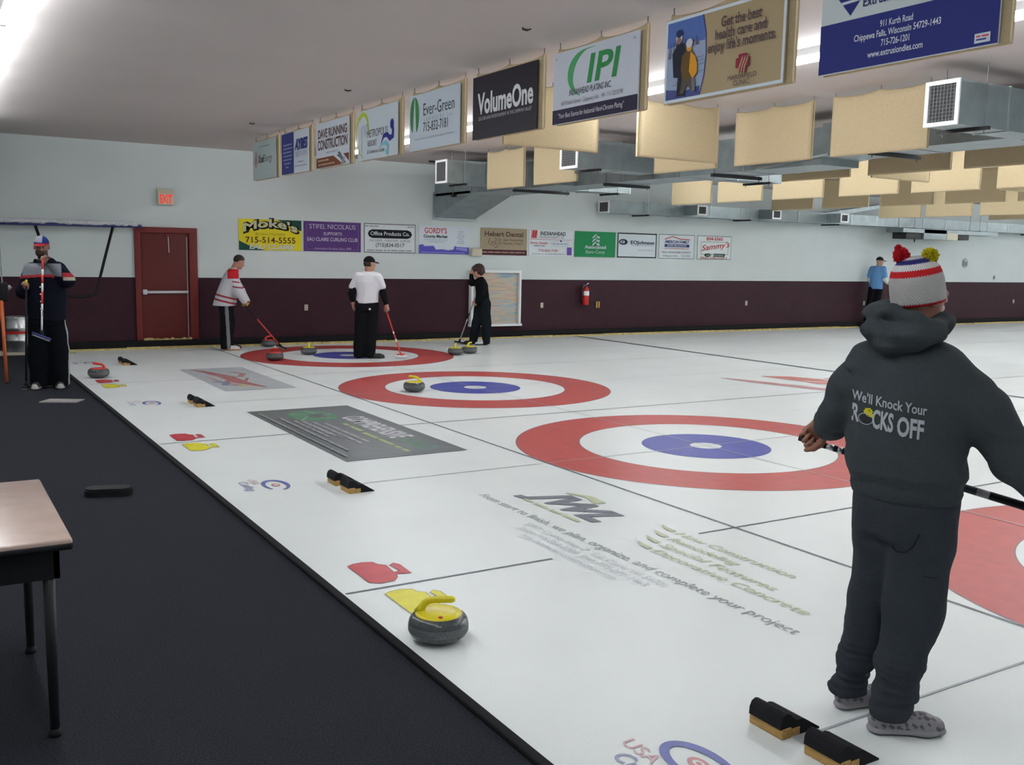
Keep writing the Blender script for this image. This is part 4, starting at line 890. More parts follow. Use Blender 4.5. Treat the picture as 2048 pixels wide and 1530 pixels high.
def foot(parent, heel, yawdeg, L, sole, upper, label=None, lace=None, W=.046, h=.006, toecap=None, mottle=None):
    """shoe built from heel along yaw (0 away, 90 right)"""
    y = math.radians(yawdeg); f = vec(math.sin(y), math.cos(y), 0); r = vec(math.cos(y), -math.sin(y), 0); H = vec(*heel)
    S = SDF(); p = lambda a, b, z: H+f*a*L+r*b+vec(0, 0, z)
    S.cap(p(.13, 0, .050), p(.40, 0, .048), W*.92, W*.86, .02).cap(p(.40, 0, .045), p(.70, .004, .034), W*.86, W*1.02, .02).cap(p(.70, .004, .034), p(.86, .004, .032), W*1.02, W*.80, .02)
    S.cap(p(.16, 0, .075), p(.30, 0, .085), W*.80, W*.82, .02)
    for a, b, wa, wb in ((.12, .42, .9, .82), (.42, .72, .82, 1.05), (.72, .87, 1.05, .84)): S.cap(p(a, .003, .018), p(b, .003, .018), W*wa*1.06, W*wb*1.06, .01, sq=(np.array([0, 0, 1.]), 2.6))
    V, Q = net(S, h, None, lambda P: H[2]-P[:, 2])
    def col(P):
        o = paint(P, upper); o[P[:, 2]-H[2] < .028] = sole; q = (P-H)@f/L
        if lace is not None:
            m = (P[:, 2]-H[2] > .05) & (q > .38) & (q < .72) & (np.abs((P-H)@r) < .022); o[m] = lace
            o[m & (np.sin(q*75) > .3)] = upper
        if toecap is not None: o[(q > .86)] = toecap
        if mottle: w_ = np.sin(P@np.array([210., 60, 90]))+np.sin(P@np.array([-70., 190, 130])+1)+np.sin(P@np.array([90., -120, 230])+2); o[(w_ > .9) & (P[:, 2]-H[2] > .032)] = mottle; o[(P[:, 2]-H[2] < .008)] = (.03, .03, .03)
        return o
    return mesh_obj('shoe', V, Q, M['shoe'], parent, col, label)
def cap_hat(parent, hd, colf, label=None, brim=.075, h=.005, low=.028):
    S = SDF(); S.ell(hd.w(0, -.012, .034), [.084*hd.k, .104*hd.k, .098*hd.k], hd.R, .02)
    V, Q = net(S, h, None, lambda P: low-hd.loc(P)[:, 2]+.12*hd.loc(P)[:, 1]*0); o = mesh_obj('cap', V, Q, M['cloth'], parent, colf, label)
    S = SDF(); n = hd.u
    S.cap(hd.w(-.034, .082, .036), hd.w(-.030, .082+brim*.72, .026), .030, .030, .02, sq=(n, 4.5)); S.cap(hd.w(.034, .082, .036), hd.w(.030, .082+brim*.72, .026), .030, .030, .02, sq=(n, 4.5)); S.cap(hd.w(0, .085, .037), hd.w(0, .085+brim, .024), .032, .030, .02, sq=(n, 4.5))
    V, Q = net(S, h*.8); mesh_obj('brim', V, Q, M['cloth'], o, colf)
    return o
def at_view(x, y):          # an Empty at the feet; local x runs to the right as seen from the camera, local y away
    d = Vector((x-CAM.x, y-CAM.y)); d.normalize(); return math.atan2(-d.x, d.y)
def limb(S, pts, rs, k=.03): S.chain([vec(*p) for p in pts], rs, k)
def person(lab, x, y, z=0):
    r = empty('person', (x, y, z), at_view(x, y)); return tag(r, lab, 'person', None)
def loft_body(hip, neck, w, dp, shift=None):
    """torso sections from hips to neck base: w half widths, dp half depths at hem, waist, chest, shoulder, neck"""
    hip, neck = vec(*hip), vec(*neck); ts = [0, .28, .66, .88, 1.0]; out = []
    for i, t in enumerate(ts):
        c = hip+(neck-hip)*t; out.append((c[2], c[0], c[1]+(shift[i] if shift else 0), w[i], dp[i]))
    return out
def world(root, p): return root.matrix_basis @ Vector(p)
def broom(root_or_none, a, b, segs, lab, head='pad', hx=(1, 0, 0), r=(.0125, .0125), hcol='black', hl=.20):
    """a: free end, b: head end, in the local frame of root; segs: list of (fraction, material)"""
    root = root_or_none; a, b = world(root, a), world(root, b); hx = (root.matrix_basis.to_3x3() @ Vector(hx)).normalized()
    o = empty('curling_broom', tuple(b)); tag(o, lab, 'broom', None)
    mb = MB(); v = a-b; p = 1.0; n = len(segs)
    prev = 0.0
    for fr, mt in segs:
        q0, q1 = v*(1-prev), v*(1-fr); r0 = r[0]+(r[1]-r[0])*prev; r1 = r[0]+(r[1]-r[0])*fr; mb.tube([q0, q1], [r0, r1], mt, 10); prev = fr
    mb.build('handle', o)
    hz = Vector((0, 0, 1)); hy = hz.cross(hx).normalized(); hz = hx.cross(hy)
    xf = lambda c: tuple(hx*c.x+hy*c.y+hz*c.z)
    mb = MB()
    if head == 'pad':
        mb.box(-hl/2, hl/2, -.035, .035, -.018, .012, M[hcol] if isinstance(hcol, str) else hcol, .012, xf); hd_ = mb.build('head', o)
        mb = MB(); mb.box(-hl/2+.008, hl/2-.008, -.031, .031, -.034, -.016, M['grey'], .006, xf); mb.build('brush_pad', hd_)
        mb = MB(); mb.tube([xf(Vector((0, 0, .0))), tuple(v.normalized()*.07)], [.028, .016], M['black'], 10); mb.build('socket', hd_)
    else:
        mb.lathe([(0, -.01), (.10, -.01), (.112, -.002), (.112, .010), (.10, .016), (0, .018)], M['white'], 28); hd_ = mb.build('head', o, 'round white broom head')
        mb = MB()
        for k in range(3):
            t = 2*PI*k/3+.3; mb.tube([(0, 0, .03), (.085*math.cos(t), .085*math.sin(t), .02)], .012, M['hr'], 8)
        mb.lathe([(0, .015), (.03, .015), (.026, .045), (0, .05)], M['hr'], 16); mb.build('hub', hd_, 'red hub with spokes')
    return o

# ---- person in front: charcoal hoodie, seen from behind
P = person('person seen from behind in charcoal hoodie and knitted pompom hat holding a black broom', -3.31, 2.36)
hd = Head((.052, .015, 1.655), 48, 8, 0)
body = SDF(); nk = (.040, -.01, 1.47); hd.sdf(body, nk)
sh = [(-.125, .05, 1.385), (.150, -.045, 1.375)]; el = [(-.226, .05, 1.185), (.41, -.045, 1.085)]
GL, GR = vec(-.338, .225, 1.046), vec(.66, .09, .845); HB = unit(GR-GL)
body.loft([(.84, .05, 0, .16, .11), (1.0, .045, 0, .165, .115), (1.25, .03, 0, .175, .11), (1.40, .035, 0, .15, .09), (1.48, .04, 0, .06, .055)], math.radians(22))
wl = grip(body, GL, HB, el[0], 1.45, 1.12, 1, (-.58, .42, -.70)); wr_ = grip(body, GR, -HB, el[1], 1.45, 1.08, 1)
limb(body, [sh[0], el[0], wl], [.045, .042, .031]); limb(body, [sh[1], el[1], wr_], [.045, .042, .031])
hipL, hipR, knL, knR, anL, anR = (-.030, .03, .86), (.125, -.03, .86), (-.045, .065, .48), (.105, -.03, .48), (-.098, .075, .07), (.050, -.085, .07)
limb(body, [hipL, knL, anL], [.085, .06, .045]); limb(body, [hipR, knR, anR], [.085, .06, .045])
V, Q = net(body, .0055)
def skin1(Pv): o = paint(Pv, (.30, .135, .09)); hd.color(Pv, o, (.30, .135, .09)); return o
bodyo = mesh_obj('body', V, Q, M['skin'], P, skin1)
HC = (.046, .054, .060)
S = SDF(); S.loft([(.900, .046, .0, .196, .150), (.935, .046, 0, .206, .160), (.965, .046, .0, .205, .160), (1.0, .044, 0, .222, .182), (1.12, .030, -.005, .222, .178), (1.28, .030, -.005, .218, .158), (1.38, .036, 0, .196, .132), (1.45, .040, 0, .140, .105), (1.50, .042, 0, .085, .080)], math.radians(22), cape=.012)
fl_ = wl+unit(vec(*el[0])-wl)*.055
limb(S, [(-.105, .045, 1.405), (-.178, .050, 1.30), el[0]], [.086, .070, .058], .05); limb(S, [el[0], (el[0]+fl_*1.0)/2+vec(0, .02, -.025), fl_+vec(0, 0, 0)], [.058, .060, .050], .03)
fr_ = wr_+unit(vec(*el[1])-wr_)*.03
limb(S, [(.145, -.045, 1.400), (.285, -.06, 1.26), el[1]], [.088, .086, .084], .05); limb(S, [el[1], (vec(*el[1])+fr_)/2+vec(0, 0, -.02), fr_], [.084, .076, .050], .03)
fA, fB = folds(.010, 10, 3, (1, 1, .55)), folds(.008, 16, 8, (1, 1, 1.4))
def disp(q):
    arm = np.clip((np.abs(q[:, 0]-.04)-.17)/.05, 0, 1); low = np.clip((1.12-q[:, 2])/.15, 0, 1); rib = (q[:, 2] < .965) & (np.abs(q[:, 0]-.046) < .26)
    d = (fA(q)*(.35+.5*low)*np.where(q[:, 0] > .2, .5, 1)+fB(q)*arm*np.where(q[:, 0] > 0, .35, .8))
    return np.where(rib, .0012*np.sin(np.arctan2(q[:, 1], q[:, 0]-.046)*120), d)
V, Q = net(S, .006, disp, lambda q: np.where(np.abs(q[:, 0]-.05) < .3, .898-q[:, 2], -1.0))
def hoodc(Pv):
    o = paint(Pv, HC); o[(Pv[:, 2] < .965) & (np.abs(Pv[:, 0]-.046) < .26)] = (.041, .049, .055); return o
hoodie = mesh_obj('hoodie', V, Q, M['cloth'], P, hoodc)
# hood hanging on the back
S = SDF(); yv = math.radians(20); bx = vec(math.cos(yv), -math.sin(yv), 0); bk = vec(-math.sin(yv), -math.cos(yv), 0)
hc = vec(.018, .0, 1.535); W3 = lambda a, b, c: hc+(bx*a+bk*b*1.05+vec(0, 0, c))*.80
S.ell(W3(-.01, .095, -.005), [.112, .055, .070], np.stack([bx, bk, vec(0, 0, 1)]), .03)
S.chain([W3(-.02, .135, -.055), W3(.07, .13, -.03), W3(.135, .06, .005), W3(.135, -.03, .03), W3(.09, -.09, .0)], [.040, .040, .036, .034, .03], .03)
S.chain([W3(-.02, .135, -.055), W3(-.10, .10, .0), W3(-.135, .03, .055), W3(-.12, -.04, .07), W3(-.07, -.09, .04)], [.040, .045, .04, .035, .03], .03)
S.chain([W3(-.12, .06, .075), W3(-.04, .10, .075), W3(.06, .09, .05), W3(.12, .03, .035)], [.030, .030, .030, .03], .03)
S.cap(W3(-.03, .115, -.06), W3(-.025, .10, -.10), .030, .012, .03)
fh = folds(.014, 13, 5, (1, 1, 1.5)); V, Q = net(S, .0055, fh); mesh_obj('hood', V, Q, M['cloth'], P, HC, 'hood hanging down the back')
# lettering printed on the back
dg = bpy.context.evaluated_depsgraph_get(); bvh = BVHTree.FromPolygons([v.co.copy() for v in hoodie.data.vertices], [tuple(p.vertices) for p in hoodie.data.polygons])
def onback(u, v, d):
    hit = bvh.ray_cast(Vector((u, -1.2, v)), Vector((0, 1, 0)))
    y = hit[0].y if hit[0] else -.15
    return (u, y-.0022-d, v)
mb = MB(); g = Gfx(mb, onback, .0006, mk=lambda c: flat(c, .9)); TW = (.40, .42, .45)
def slant(u, v): return (u, v-.105*u)
g.text("We'll Knock Your", -.033, 1.255, .262, .034, TW, .016, 0, slant)
g.text('R', -.146, 1.190, .028, .060, TW, .03, 0, lambda u, v: (u, v)); g.text('CKS', -.048, 1.176, .074, .062, TW, .034, 0, slant); g.text('OFF', .047, 1.160, .090, .064, TW, .034, 0, slant)
g.ell(-.108, 1.205, .026, .017, (.03, .03, .035), 20, -.55); g.ell(-.099, 1.226, .020, .010, (.55, .50, .02), 16, -.5); g.stroke([(-.112, 1.240), (-.095, 1.243), (-.085, 1.232)], .007, (.55, .50, .02)); g.ring(-.108, 1.205, .026, .020, .0025, TW, 24)
mb.build('lettering', hoodie, 'pale lettering across the back')
# trousers
S = SDF(); limb(S, [(-.022, .025, .90), (-.030, .035, .72), knL, (-.075, .072, .25), (-.104, .072, .085)], [.108, .098, .083, .074, .070], .025)
limb(S, [(.118, -.025, .90), (.118, -.030, .72), knR, (.075, -.060, .26), (.052, -.085, .080)], [.112, .116, .106, .084, .080], .025)
S.loft([(.76, .048, 0, .178, .135), (.88, .046, 0, .180, .145), (.98, .046, 0, .175, .135)], math.radians(22), .03)
fT = folds(.013, 9, 12, (1, 1, .6)); fT2 = folds(.011, 20, 4, (.6, .6, 1.8))
def dT(q): lowz = np.clip((.42-q[:, 2])/.3, 0, 1); return fT(q)*.8+fT2(q)*lowz
V, Q = net(S, .006, dT, lambda q: .062-q[:, 2])
TC = (.034, .040, .049)
tr = mesh_obj('trousers', V, Q, M['cloth'], P, TC)
mb = MB(); bt_ = BVHTree.FromPolygons([v.co.copy() for v in tr.data.vertices], [tuple(p.vertices) for p in tr.data.polygons])
def ontr(u, v, d):
    hit = bt_.ray_cast(Vector((u, -1.2, v)), Vector((0, 1, 0))); y = hit[0].y if hit[0] else -.15; return (u, y-.003-d, v)
g = Gfx(mb, ontr, .0006, mk=lambda c: flat(c, .95)); g.stroke([(.015, .735), (.03, .72), (.06, .725), (.085, .75), (.105, .80)], .006, (.012, .015, .02)); g.stroke([(.128, .64), (.17, .637), (.21, .643)], .004, (.016, .02, .026)); mb.build('pocket_seam', tr)
SG, UG = (.26, .25, .27), (.22, .21, .23)
foot(P, (-.150, .030, 0), 50, .285, (.24, .23, .25), UG, 'grey running shoe', (.06, .055, .06), .044, .0045, (.20, .19, .21), (.07, .065, .085)); foot(P, (-.022, -.120, 0), 70, .285, (.26, .25, .27), UG, 'grey running shoe', (.06, .055, .06), .046, .0045, (.22, .21, .225), (.07, .065, .085))
# knitted hat
def hatmat():
    m = mat('knit', (.5, .5, .5), .95, spec=.1); nt = m.node_tree; b = nt.nodes['Principled BSDF']; N = nt.nodes.new; L = nt.links.new
    tc = N('ShaderNodeTexCoord'); sx = N('ShaderNodeSeparateXYZ'); L(tc.outputs['Object'], sx.inputs[0])
    def mth(op, a, b_=None):
        q = N('ShaderNodeMath'); q.operation = op
        for i, s in enumerate((a, b_)):
            if s is None: continue
            if isinstance(s, (int, float)): q.inputs[i].default_value = s
            else: L(s, q.inputs[i])
        return q.outputs[0]
    ang = mth('ARCTAN2', sx.outputs[1], sx.outputs[0]); zig = mth('MULTIPLY', mth('PINGPONG', mth('MULTIPLY', ang, 60/6.2832), .5), .009)
    h = mth('ADD', sx.outputs[2], zig)
    cr = N('ShaderNodeValToRGB'); cr.color_ramp.interpolation = 'CONSTANT'; e = cr.color_ramp.elements
    mr = N('ShaderNodeMapRange'); mr.inputs[1].default_value = -.02; mr.inputs[2].default_value = .20; L(h, mr.inputs[0])
    wool = (.46, .45, .44, 1)
    e[0].position = 0; e[0].color = (.45, .02, .025, 1); e[1].position = .13; e[1].color = wool
    for p, c in ((.585, (.52, .02, .025, 1)), (.69, (.66, .65, .66, 1)), (.785, (.03, .03, .15, 1)), (.855, (.62, .60, .62, 1))): q = e.new(p); q.color = c
    L(mr.outputs[0], cr.inputs[0]); 
    a1 = mth('SINE', mth('ADD', mth('MULTIPLY', ang, 60), mth('MULTIPLY', sx.outputs[2], 420))); a2 = mth('SINE', mth('MULTIPLY', sx.outputs[2], 1150)); hgt = mth('ADD', mth('MULTIPLY', a1, .7), mth('MULTIPLY', a2, .25))
    mxr = N('ShaderNodeMapRange'); mxr.inputs[1].default_value = -1; mxr.inputs[2].default_value = 1; mxr.inputs[3].default_value = .78; mxr.inputs[4].default_value = 1.1; L(hgt, mxr.inputs[0])
    mx = N('ShaderNodeMix'); mx.data_type = 'RGBA'; mx.blend_type = 'MULTIPLY'; mx.inputs[0].default_value = 1; L(cr.outputs[0], mx.inputs[6]); L(mxr.outputs[0], mx.inputs[7]); L(mx.outputs[2], b.inputs['Base Color'])
    bp = N('ShaderNodeBump'); bp.inputs['Strength'].default_value = .5; bp.inputs['Distance'].default_value = .004; L(hgt, bp.inputs['Height']); L(bp.outputs[0], b.inputs['Normal'])
    return m
hat = MB(); pr = [(.090, -.004), (.099, .0), (.1015, .012), (.1015, .05), (.100, .08), (.096, .105), (.087, .130), (.073, .149), (.052, .164), (.028, .172), (0, .174)]
hat.lathe([(r, z) for r, z in pr], hatmat(), 64); ho = hat.build('knit_hat', P, 'white, red and blue knitted hat')
ho.location = (.046, .012, 1.635); ho.rotation_euler = (.10, -.16, 0); ho.scale = (.965, 1.06, 1)
def pompom(pos, col, seed):
    rnd = random.Random(seed); mb = MB(); pm = mat('pompom_wool', col, .95, spec=.1, noise=.2, nscale=200)
    for k in range(800):
        z = rnd.uniform(-1, 1); t = rnd.uniform(0, 2*PI); q = math.sqrt(1-z*z); d = Vector((q*math.cos(t), q*math.sin(t), z)); a = d*.006; b = d*rnd.uniform(.021, .027)+Vector((rnd.uniform(-1, 1), rnd.uniform(-1, 1), rnd.uniform(-1, 1)))*.003
        mb.tube([a, b], [.0012, .0017], pm, 3)
    o = mb.build('pompom', ho); o.location = pos; o.scale = (1.2, 1.2, 1.2); return o
p1 = pompom((-.044, .0, .180), (.55, .02, .03), 1); p1['label'] = 'red pompom'; p2 = pompom((.056, -.012, .168), (.55, .47, .02), 2); p2['label'] = 'yellow pompom'
p1b = pompom((-.052, .0, .210), (.55, .02, .03), 3); p1b.scale = (.55, .55, .55); p1b.name = 'pompom'; p1b['label'] = 'red pompom tuft'
broom(P, GL-HB*.035, GL+HB*1.12, [(.10, M['black']), (.125, M['alu']), (.14, M['black']), (.155, M['alu']), (.60, M['black']), (.64, M['grey']), (1.0, M['black'])], 'black broom held across the hips by the person in the charcoal hoodie', r=(.0125, .018), hx=(.3, 1, 0))

# ---- man with the microphone broom on the left
P = person('person in navy jacket and blue cap on the carpet, speaking into a broom', -5.05, 13.62)
hd = Head((-.012, -.02, 1.775), 188, 6, 0, 1.06); nk = (.010, .02, 1.57)
body = SDF(); hd.sdf(body, nk)
sh = [(.195, .02, 1.49), (-.165, .02, 1.485)]; el = [(.265, -.10, 1.36), (-.235, .0, 1.22)]
G0, G1 = vec(-.005, -.19, 1.615), vec(-.215, -.16, 1.29)
body.loft(loft_body((.02, .02, .90), nk, (.18, .19, .19, .15, .06), (.14, .15, .13, .10, .06)))
wl = grip(body, G0, (0, .05, 1), el[0], 1.3, 1.1, -1); wr_ = grip(body, G1, (.1, 0, 1), (-.235, .10, 1.25), 1.3, 1.1, 1)
limb(body, [sh[0], el[0], wl], [.06, .05, .034]); limb(body, [sh[1], el[1], wr_], [.06, .05, .034])
limb(body, [(.10, .02, .88), (.13, .02, .48), (.13, .0, .08)], [.09, .065, .048]); limb(body, [(-.07, .02, .88), (-.085, .02, .48), (-.09, .0, .08)], [.09, .065, .048])
V, Q = net(body, .0065); sk = (.30, .15, .115)
def c_(Pv): o = paint(Pv, sk); hd.color(Pv, o, sk, (.07, .035, .028)); return o
mesh_obj('body', V, Q, M['skin'], P, c_)
S = SDF(); S.loft(loft_body((.025, .02, .86), (.010, .02, 1.60), (.225, .235, .235, .185, .085), (.19, .195, .165, .13, .075)), cape=.02)
limb(S, [(.165, .02, 1.49), el[0], wl+unit(vec(*el[0])-wl)*.03], [.105, .085, .056], .04); limb(S, [(-.135, .02, 1.48), el[1], wr_+unit(vec(*el[1])-wr_)*.03], [.10, .085, .056], .04)
S.chain([(-.085, .0, 1.60), (-.03, -.075, 1.575), (.05, -.075, 1.575), (.10, .0, 1.60)], [.026, .024, .024, .026], .02)
fj = folds(.007, 9, 21); V, Q = net(S, .008, fj)
def jk(q):
    o = paint(q, (.005, .006, .013)); s = q[:, 2]-.14*np.abs(q[:, 0]-.01)
    yoke = (q[:, 2] > 1.43-.10*np.abs(q[:, 0])) & (q[:, 2] < 1.572) & (q[:, 0] > -.24) & (q[:, 0] < .20); o[yoke] = (.20, .21, .24)
    o[(np.abs(q[:, 2]-(1.425-.10*np.abs(q[:, 0]))) < .016) & (q[:, 0] < .12)] = (.35, .03, .04); o[(q[:, 0] > .21) & (np.abs(q[:, 2]-1.43) < .028)] = (.32, .03, .04); o[(q[:, 0] > .22) & (np.abs(q[:, 2]-1.385) < .022)] = (.40, .38, .30)
    return o
jo = mesh_obj('jacket', V, Q, M['cloth'], P, jk)
bj = BVHTree.FromPolygons([v.co.copy() for v in jo.data.vertices], [tuple(p.vertices) for p in jo.data.polygons])
for z in (1.28, 1.19, 1.10, 1.01):
    hit = bj.ray_cast(Vector((-.045, -1, z)), Vector((0, 1, 0)))
    if hit[0]: mb = MB(); mb.lathe([(0, .004), (.009, .003), (.010, 0)], M['white'], 10); o = mb.build('button', jo, 'small white button'); o.location = hit[0]; o.rotation_euler = (PI/2, 0, 0)
S = SDF(); limb(S, [(.10, .02, .90), (.135, .02, .48), (.135, .0, .07)], [.13, .13, .118], .03); limb(S, [(-.07, .02, .90), (-.09, .02, .48), (-.095, .0, .07)], [.13, .13, .112], .03); S.loft([(.80, .02, .02, .20, .16), (1.0, .02, .02, .20, .16)])
V, Q = net(S, .008, folds(.008, 9, 5), lambda q: .03-q[:, 2])
mesh_obj('trousers', V, Q, M['cloth'], P, lambda q: np.where(((q[:, 0] > .205) & (np.abs(q[:, 1]) < .05))[:, None], (.32, .34, .36), (.004, .005, .008)))
foot(P, (-.085, .06, 0), 195, .29, (.40, .39, .38), (.012, .012, .014), 'black shoe with white toe', (.25, .25, .25), .048, .006, (.42, .41, .40)); foot(P, (.125, .06, 0), 176, .29, (.40, .39, .38), (.012, .012, .014), 'black shoe with white toe', (.25, .25, .25), .048, .006, (.42, .41, .40))
def capc(q):
    l = hd.loc(q); o = paint(q, (.025, .045, .22)); o[(l[:, 0] > -.02) & (l[:, 1] > -.02) & (l[:, 0] < .09) & (l[:, 2] > .06)] = (.30, .31, .36); o[l[:, 2] < .047] = (.38, .03, .035); o[l[:, 1] > .10] = (.34, .03, .035); return o
cap_hat(P, hd, capc, 'blue and red cap', .07)
mb = MB(); mb.tube([(-.014, -.175, 1.675), (-.010, -.172, 1.705)], [.018, .024], M['black'], 12); 
broom(P, (.0, -.185, 1.70), (-.05, -.50, .70), [(.04, M['black']), (.07, M['white']), (.20, M['hr']), (.27, M['white']), (.37, M['hr']), (.47, M['white']), (.62, M['hr']), (.70, M['white']), (1.0, M['alu'])], 'red and white broom held upright to the mouth like a microphone', hcol='blue', hx=(1, .2, -.45), hl=.22)
broom(P, (-.195, -.17, 1.37), (-.252, -.10, .035), [(.05, M['hy']), (1.0, M['black'])], 'black broom with yellow tip standing on the carpet in his other hand', hx=(.3, 1, 0), hl=.12)

# ---- man in red and white jersey
P = person('person in white hockey jersey with red shoulders and stripes, leaning on a broom', -1.60, 17.66)
hd = Head((.150, .0, 1.575), 78, 24, 0, .98); nk = (.055, .0, 1.44)
body = SDF(); hd.sdf(body, nk)
sh = [(.045, .15, 1.34), (.015, -.165, 1.33)]; el = [(.16, .20, 1.06), (.130, -.215, 1.06)]; Gp = [vec(.235, .03, .80), vec(.225, -.10, .845)]
dB = unit(vec(.86, -.02, .07)-vec(.22, -.03, .83)); 
body.loft(loft_body((-.09, .0, .85), nk, (.13, .12, .12, .11, .055), (.17, .16, .18, .17, .055), None))
ws = []
for s, e, G in zip(sh, el, Gp): ws.append(grip(body, G, -dB, e, 1.3, 1.0, 1)); limb(body, [s, e, ws[-1]], [.05, .042, .03])
limb(body, [(-.08, .08, .85), (-.05, .09, .46), (-.06, .10, .08)], [.08, .06, .045]); limb(body, [(-.09, -.08, .85), (-.07, -.09, .46), (-.10, -.09, .08)], [.08, .06, .045])
V, Q = net(body, .0065); sk = (.42, .21, .15)
def c_(Pv):
    o = paint(Pv, sk); hd.color(Pv, o, sk); o[(Pv[:, 2] < .93) & (Pv[:, 0] > .12)] = (.42, .30, .06); return o
mesh_obj('body', V, Q, M['skin'], P, c_)
S = SDF(); S.loft([(.80, -.115, 0, .205, .235), (.95, -.085, 0, .185, .225), (1.15, -.035, 0, .170, .215), (1.33, .010, 0, .145, .205), (1.42, .035, 0, .105, .150), (1.475, .055, 0, .07, .07)], 0, .03, .02)
for s, e, w_ in zip(sh, el, ws): limb(S, [(s[0]-.01, s[1]*.85, s[2]+.01), e, w_+unit(vec(*e)-w_)*.04], [.085, .082, .066], .04)
fj = folds(.007, 9, 31); V, Q = net(S, .007, fj)
def jer(q):
    o = paint(q, (.60, .60, .64)); R_ = (.48, .02, .03); D_ = (.33, .05, .06)
    arm = (q[:, 0] > .035+.0*q[:, 2]) & (np.abs(q[:, 1]) > .12) & (q[:, 2] < 1.36)
    t = q[:, 2]+.25*(q[:, 0]+.115)
    body_ = ~((np.abs(q[:, 1]) > .15) & (q[:, 0] > .06))
    o[(np.abs(t-.965) < .018) & body_] = D_; o[(np.abs(t-.880) < .018) & body_] = D_
    o[(q[:, 2] > 1.285+.0*q[:, 0]) & (np.abs(q[:, 1]) > .07) & (q[:, 0] > -.055)] = R_; o[(q[:, 2] > 1.40) & (q[:, 0] > -.03)] = R_
    am = (np.abs(q[:, 1]) > .13) & (q[:, 0] > .03)
    for z in (1.225, 1.135): o[am & (np.abs(q[:, 2]+.12*(q[:, 0]-.1)-z) < .013)] = D_
    o[(q[:, 2] > 1.452)] = (.55, .45, .40); return o
mesh_obj('jersey', V, Q, M['cloth'], P, jer)
S = SDF(); limb(S, [(-.085, .075, .85), (-.055, .09, .46), (-.065, .10, .05)], [.125, .105, .085], .03); limb(S, [(-.095, -.085, .85), (-.08, -.09, .46), (-.105, -.09, .05)], [.130, .110, .088], .03)
V, Q = net(S, .008, folds(.007, 9, 6), lambda q: .03-q[:, 2])
mesh_obj('trousers', V, Q, M['cloth'], P, lambda q: np.where(((q[:, 1] < -.13) & (np.abs(q[:, 0]+.065+.045*(q[:, 2]-.5)) < .030))[:, None], (.20, .20, .21), (.008, .008, .011)))
foot(P, (-.10, .09, 0), 78, .28, (.10, .09, .14), (.02, .02, .04), None, None, .045, .006); foot(P, (-.14, -.09, 0), 84, .29, (.55, .25, .12), (.62, .60, .60), 'white and orange shoe', None, .046, .006)
S = SDF(); S.ell(hd.w(0, -.016, .036), [.083, .100, .094], hd.R, .02); V, Q = net(S, .006, folds(.002, 60, 3), lambda q: np.maximum(.020-hd.loc(q)[:, 2]+.55*np.maximum(hd.loc(q)[:, 1]+.02, 0)-1.1*np.maximum(-hd.loc(q)[:, 1]-.01, 0), -1)); mesh_obj('hair', V, Q, M['hair'], P, (.022, .017, .014))
broom(P, vec(.22, -.03, .83)-dB*.18, (.87, -.02, .055), [(.45, M['black']), (.93, M['hr']), (1.0, M['black'])], 'broom with black upper shaft and red lower shaft held by the jersey player', hx=(.8, .2, -.35))

# ---- man in white T-shirt
P = person('person seen from behind in white T-shirt, black trousers and black cap inside the farthest rings', .12, 15.47)
hd = Head((.020, .015, 1.600), 58, 3); nk = (-.003, .0, 1.44)
body = SDF(); hd.sdf(body, nk)
sh = [(-.185, .02, 1.37), (.165, -.01, 1.37)]; el = [(-.285, .0, 1.10), (.250, -.02, 1.09)]; Gw = vec(.292, .02, .83)
body.loft(loft_body((-.025, .0, .92), nk, (.165, .155, .185, .165, .055), (.12, .115, .12, .10, .055)), 0)
dB = unit(vec(.552, -.02, .05)-Gw); wr_ = grip(body, Gw, -dB, (.25, -.02, 1.09), 1.3, 1.0, 1); wl = vec(-.262, .03, .93)
hand(body, wl, (.05, .02, -1), (1, .2, 0), (0, 1, 0), .5); limb(body, [sh[0], el[0], wl], [.052, .044, .03]); limb(body, [sh[1], el[1], wr_], [.052, .044, .03])
limb(body, [(-.11, .0, .90), (-.125, .01, .48), (-.165, .0, .08)], [.085, .06, .045]); limb(body, [(.06, .0, .90), (.045, .0, .48), (.02, .0, .08)], [.085, .06, .045])
V, Q = net(body, .0065); sk = (.40, .20, .14)
def c_(Pv): o = paint(Pv, sk); hd.color(Pv, o, sk); return o
mesh_obj('body', V, Q, M['skin'], P, c_)
S = SDF(); limb(S, [sh[0], el[0], wl+unit(vec(*el[0])-wl)*.06], [.062, .056, .042], .03); V1, Q1 = net(S, .007, folds(.004, 14, 2)); S = SDF(); limb(S, [sh[1], el[1], wr_+unit(vec(*el[1])-wr_)*.10], [.062, .056, .042], .03); V2, Q2 = net(S, .007, folds(.004, 14, 3))
mesh_obj('sleeve', V1, Q1, M['cloth'], P, (.007, .007, .009), 'long black undersleeve'); mesh_obj('sleeve', V2, Q2, M['cloth'], P, (.007, .007, .009), 'long black undersleeve')
S = SDF(); S.loft(loft_body((-.025, .0, .945), (-.003, .0, 1.475), (.190, .183, .208, .185, .070), (.150, .145, .140, .115, .070)), 0, .03, .015)
limb(S, [(-.165, .01, 1.375), (-.262, .005, 1.215)], [.085, .068], .04); limb(S, [(.145, -.01, 1.375), (.222, -.015, 1.22)], [.085, .068], .04)
V, Q = net(S, .007, folds(.007, 11, 41, (1, 1, .7)), lambda q: np.where(np.abs(q[:, 0]+.02) > .205, 1.175-q[:, 2]+.25*(np.abs(q[:, 0]+.02)-.24), -1)); mesh_obj('t_shirt', V, Q, M['cloth'], P, (.70, .71, .76))
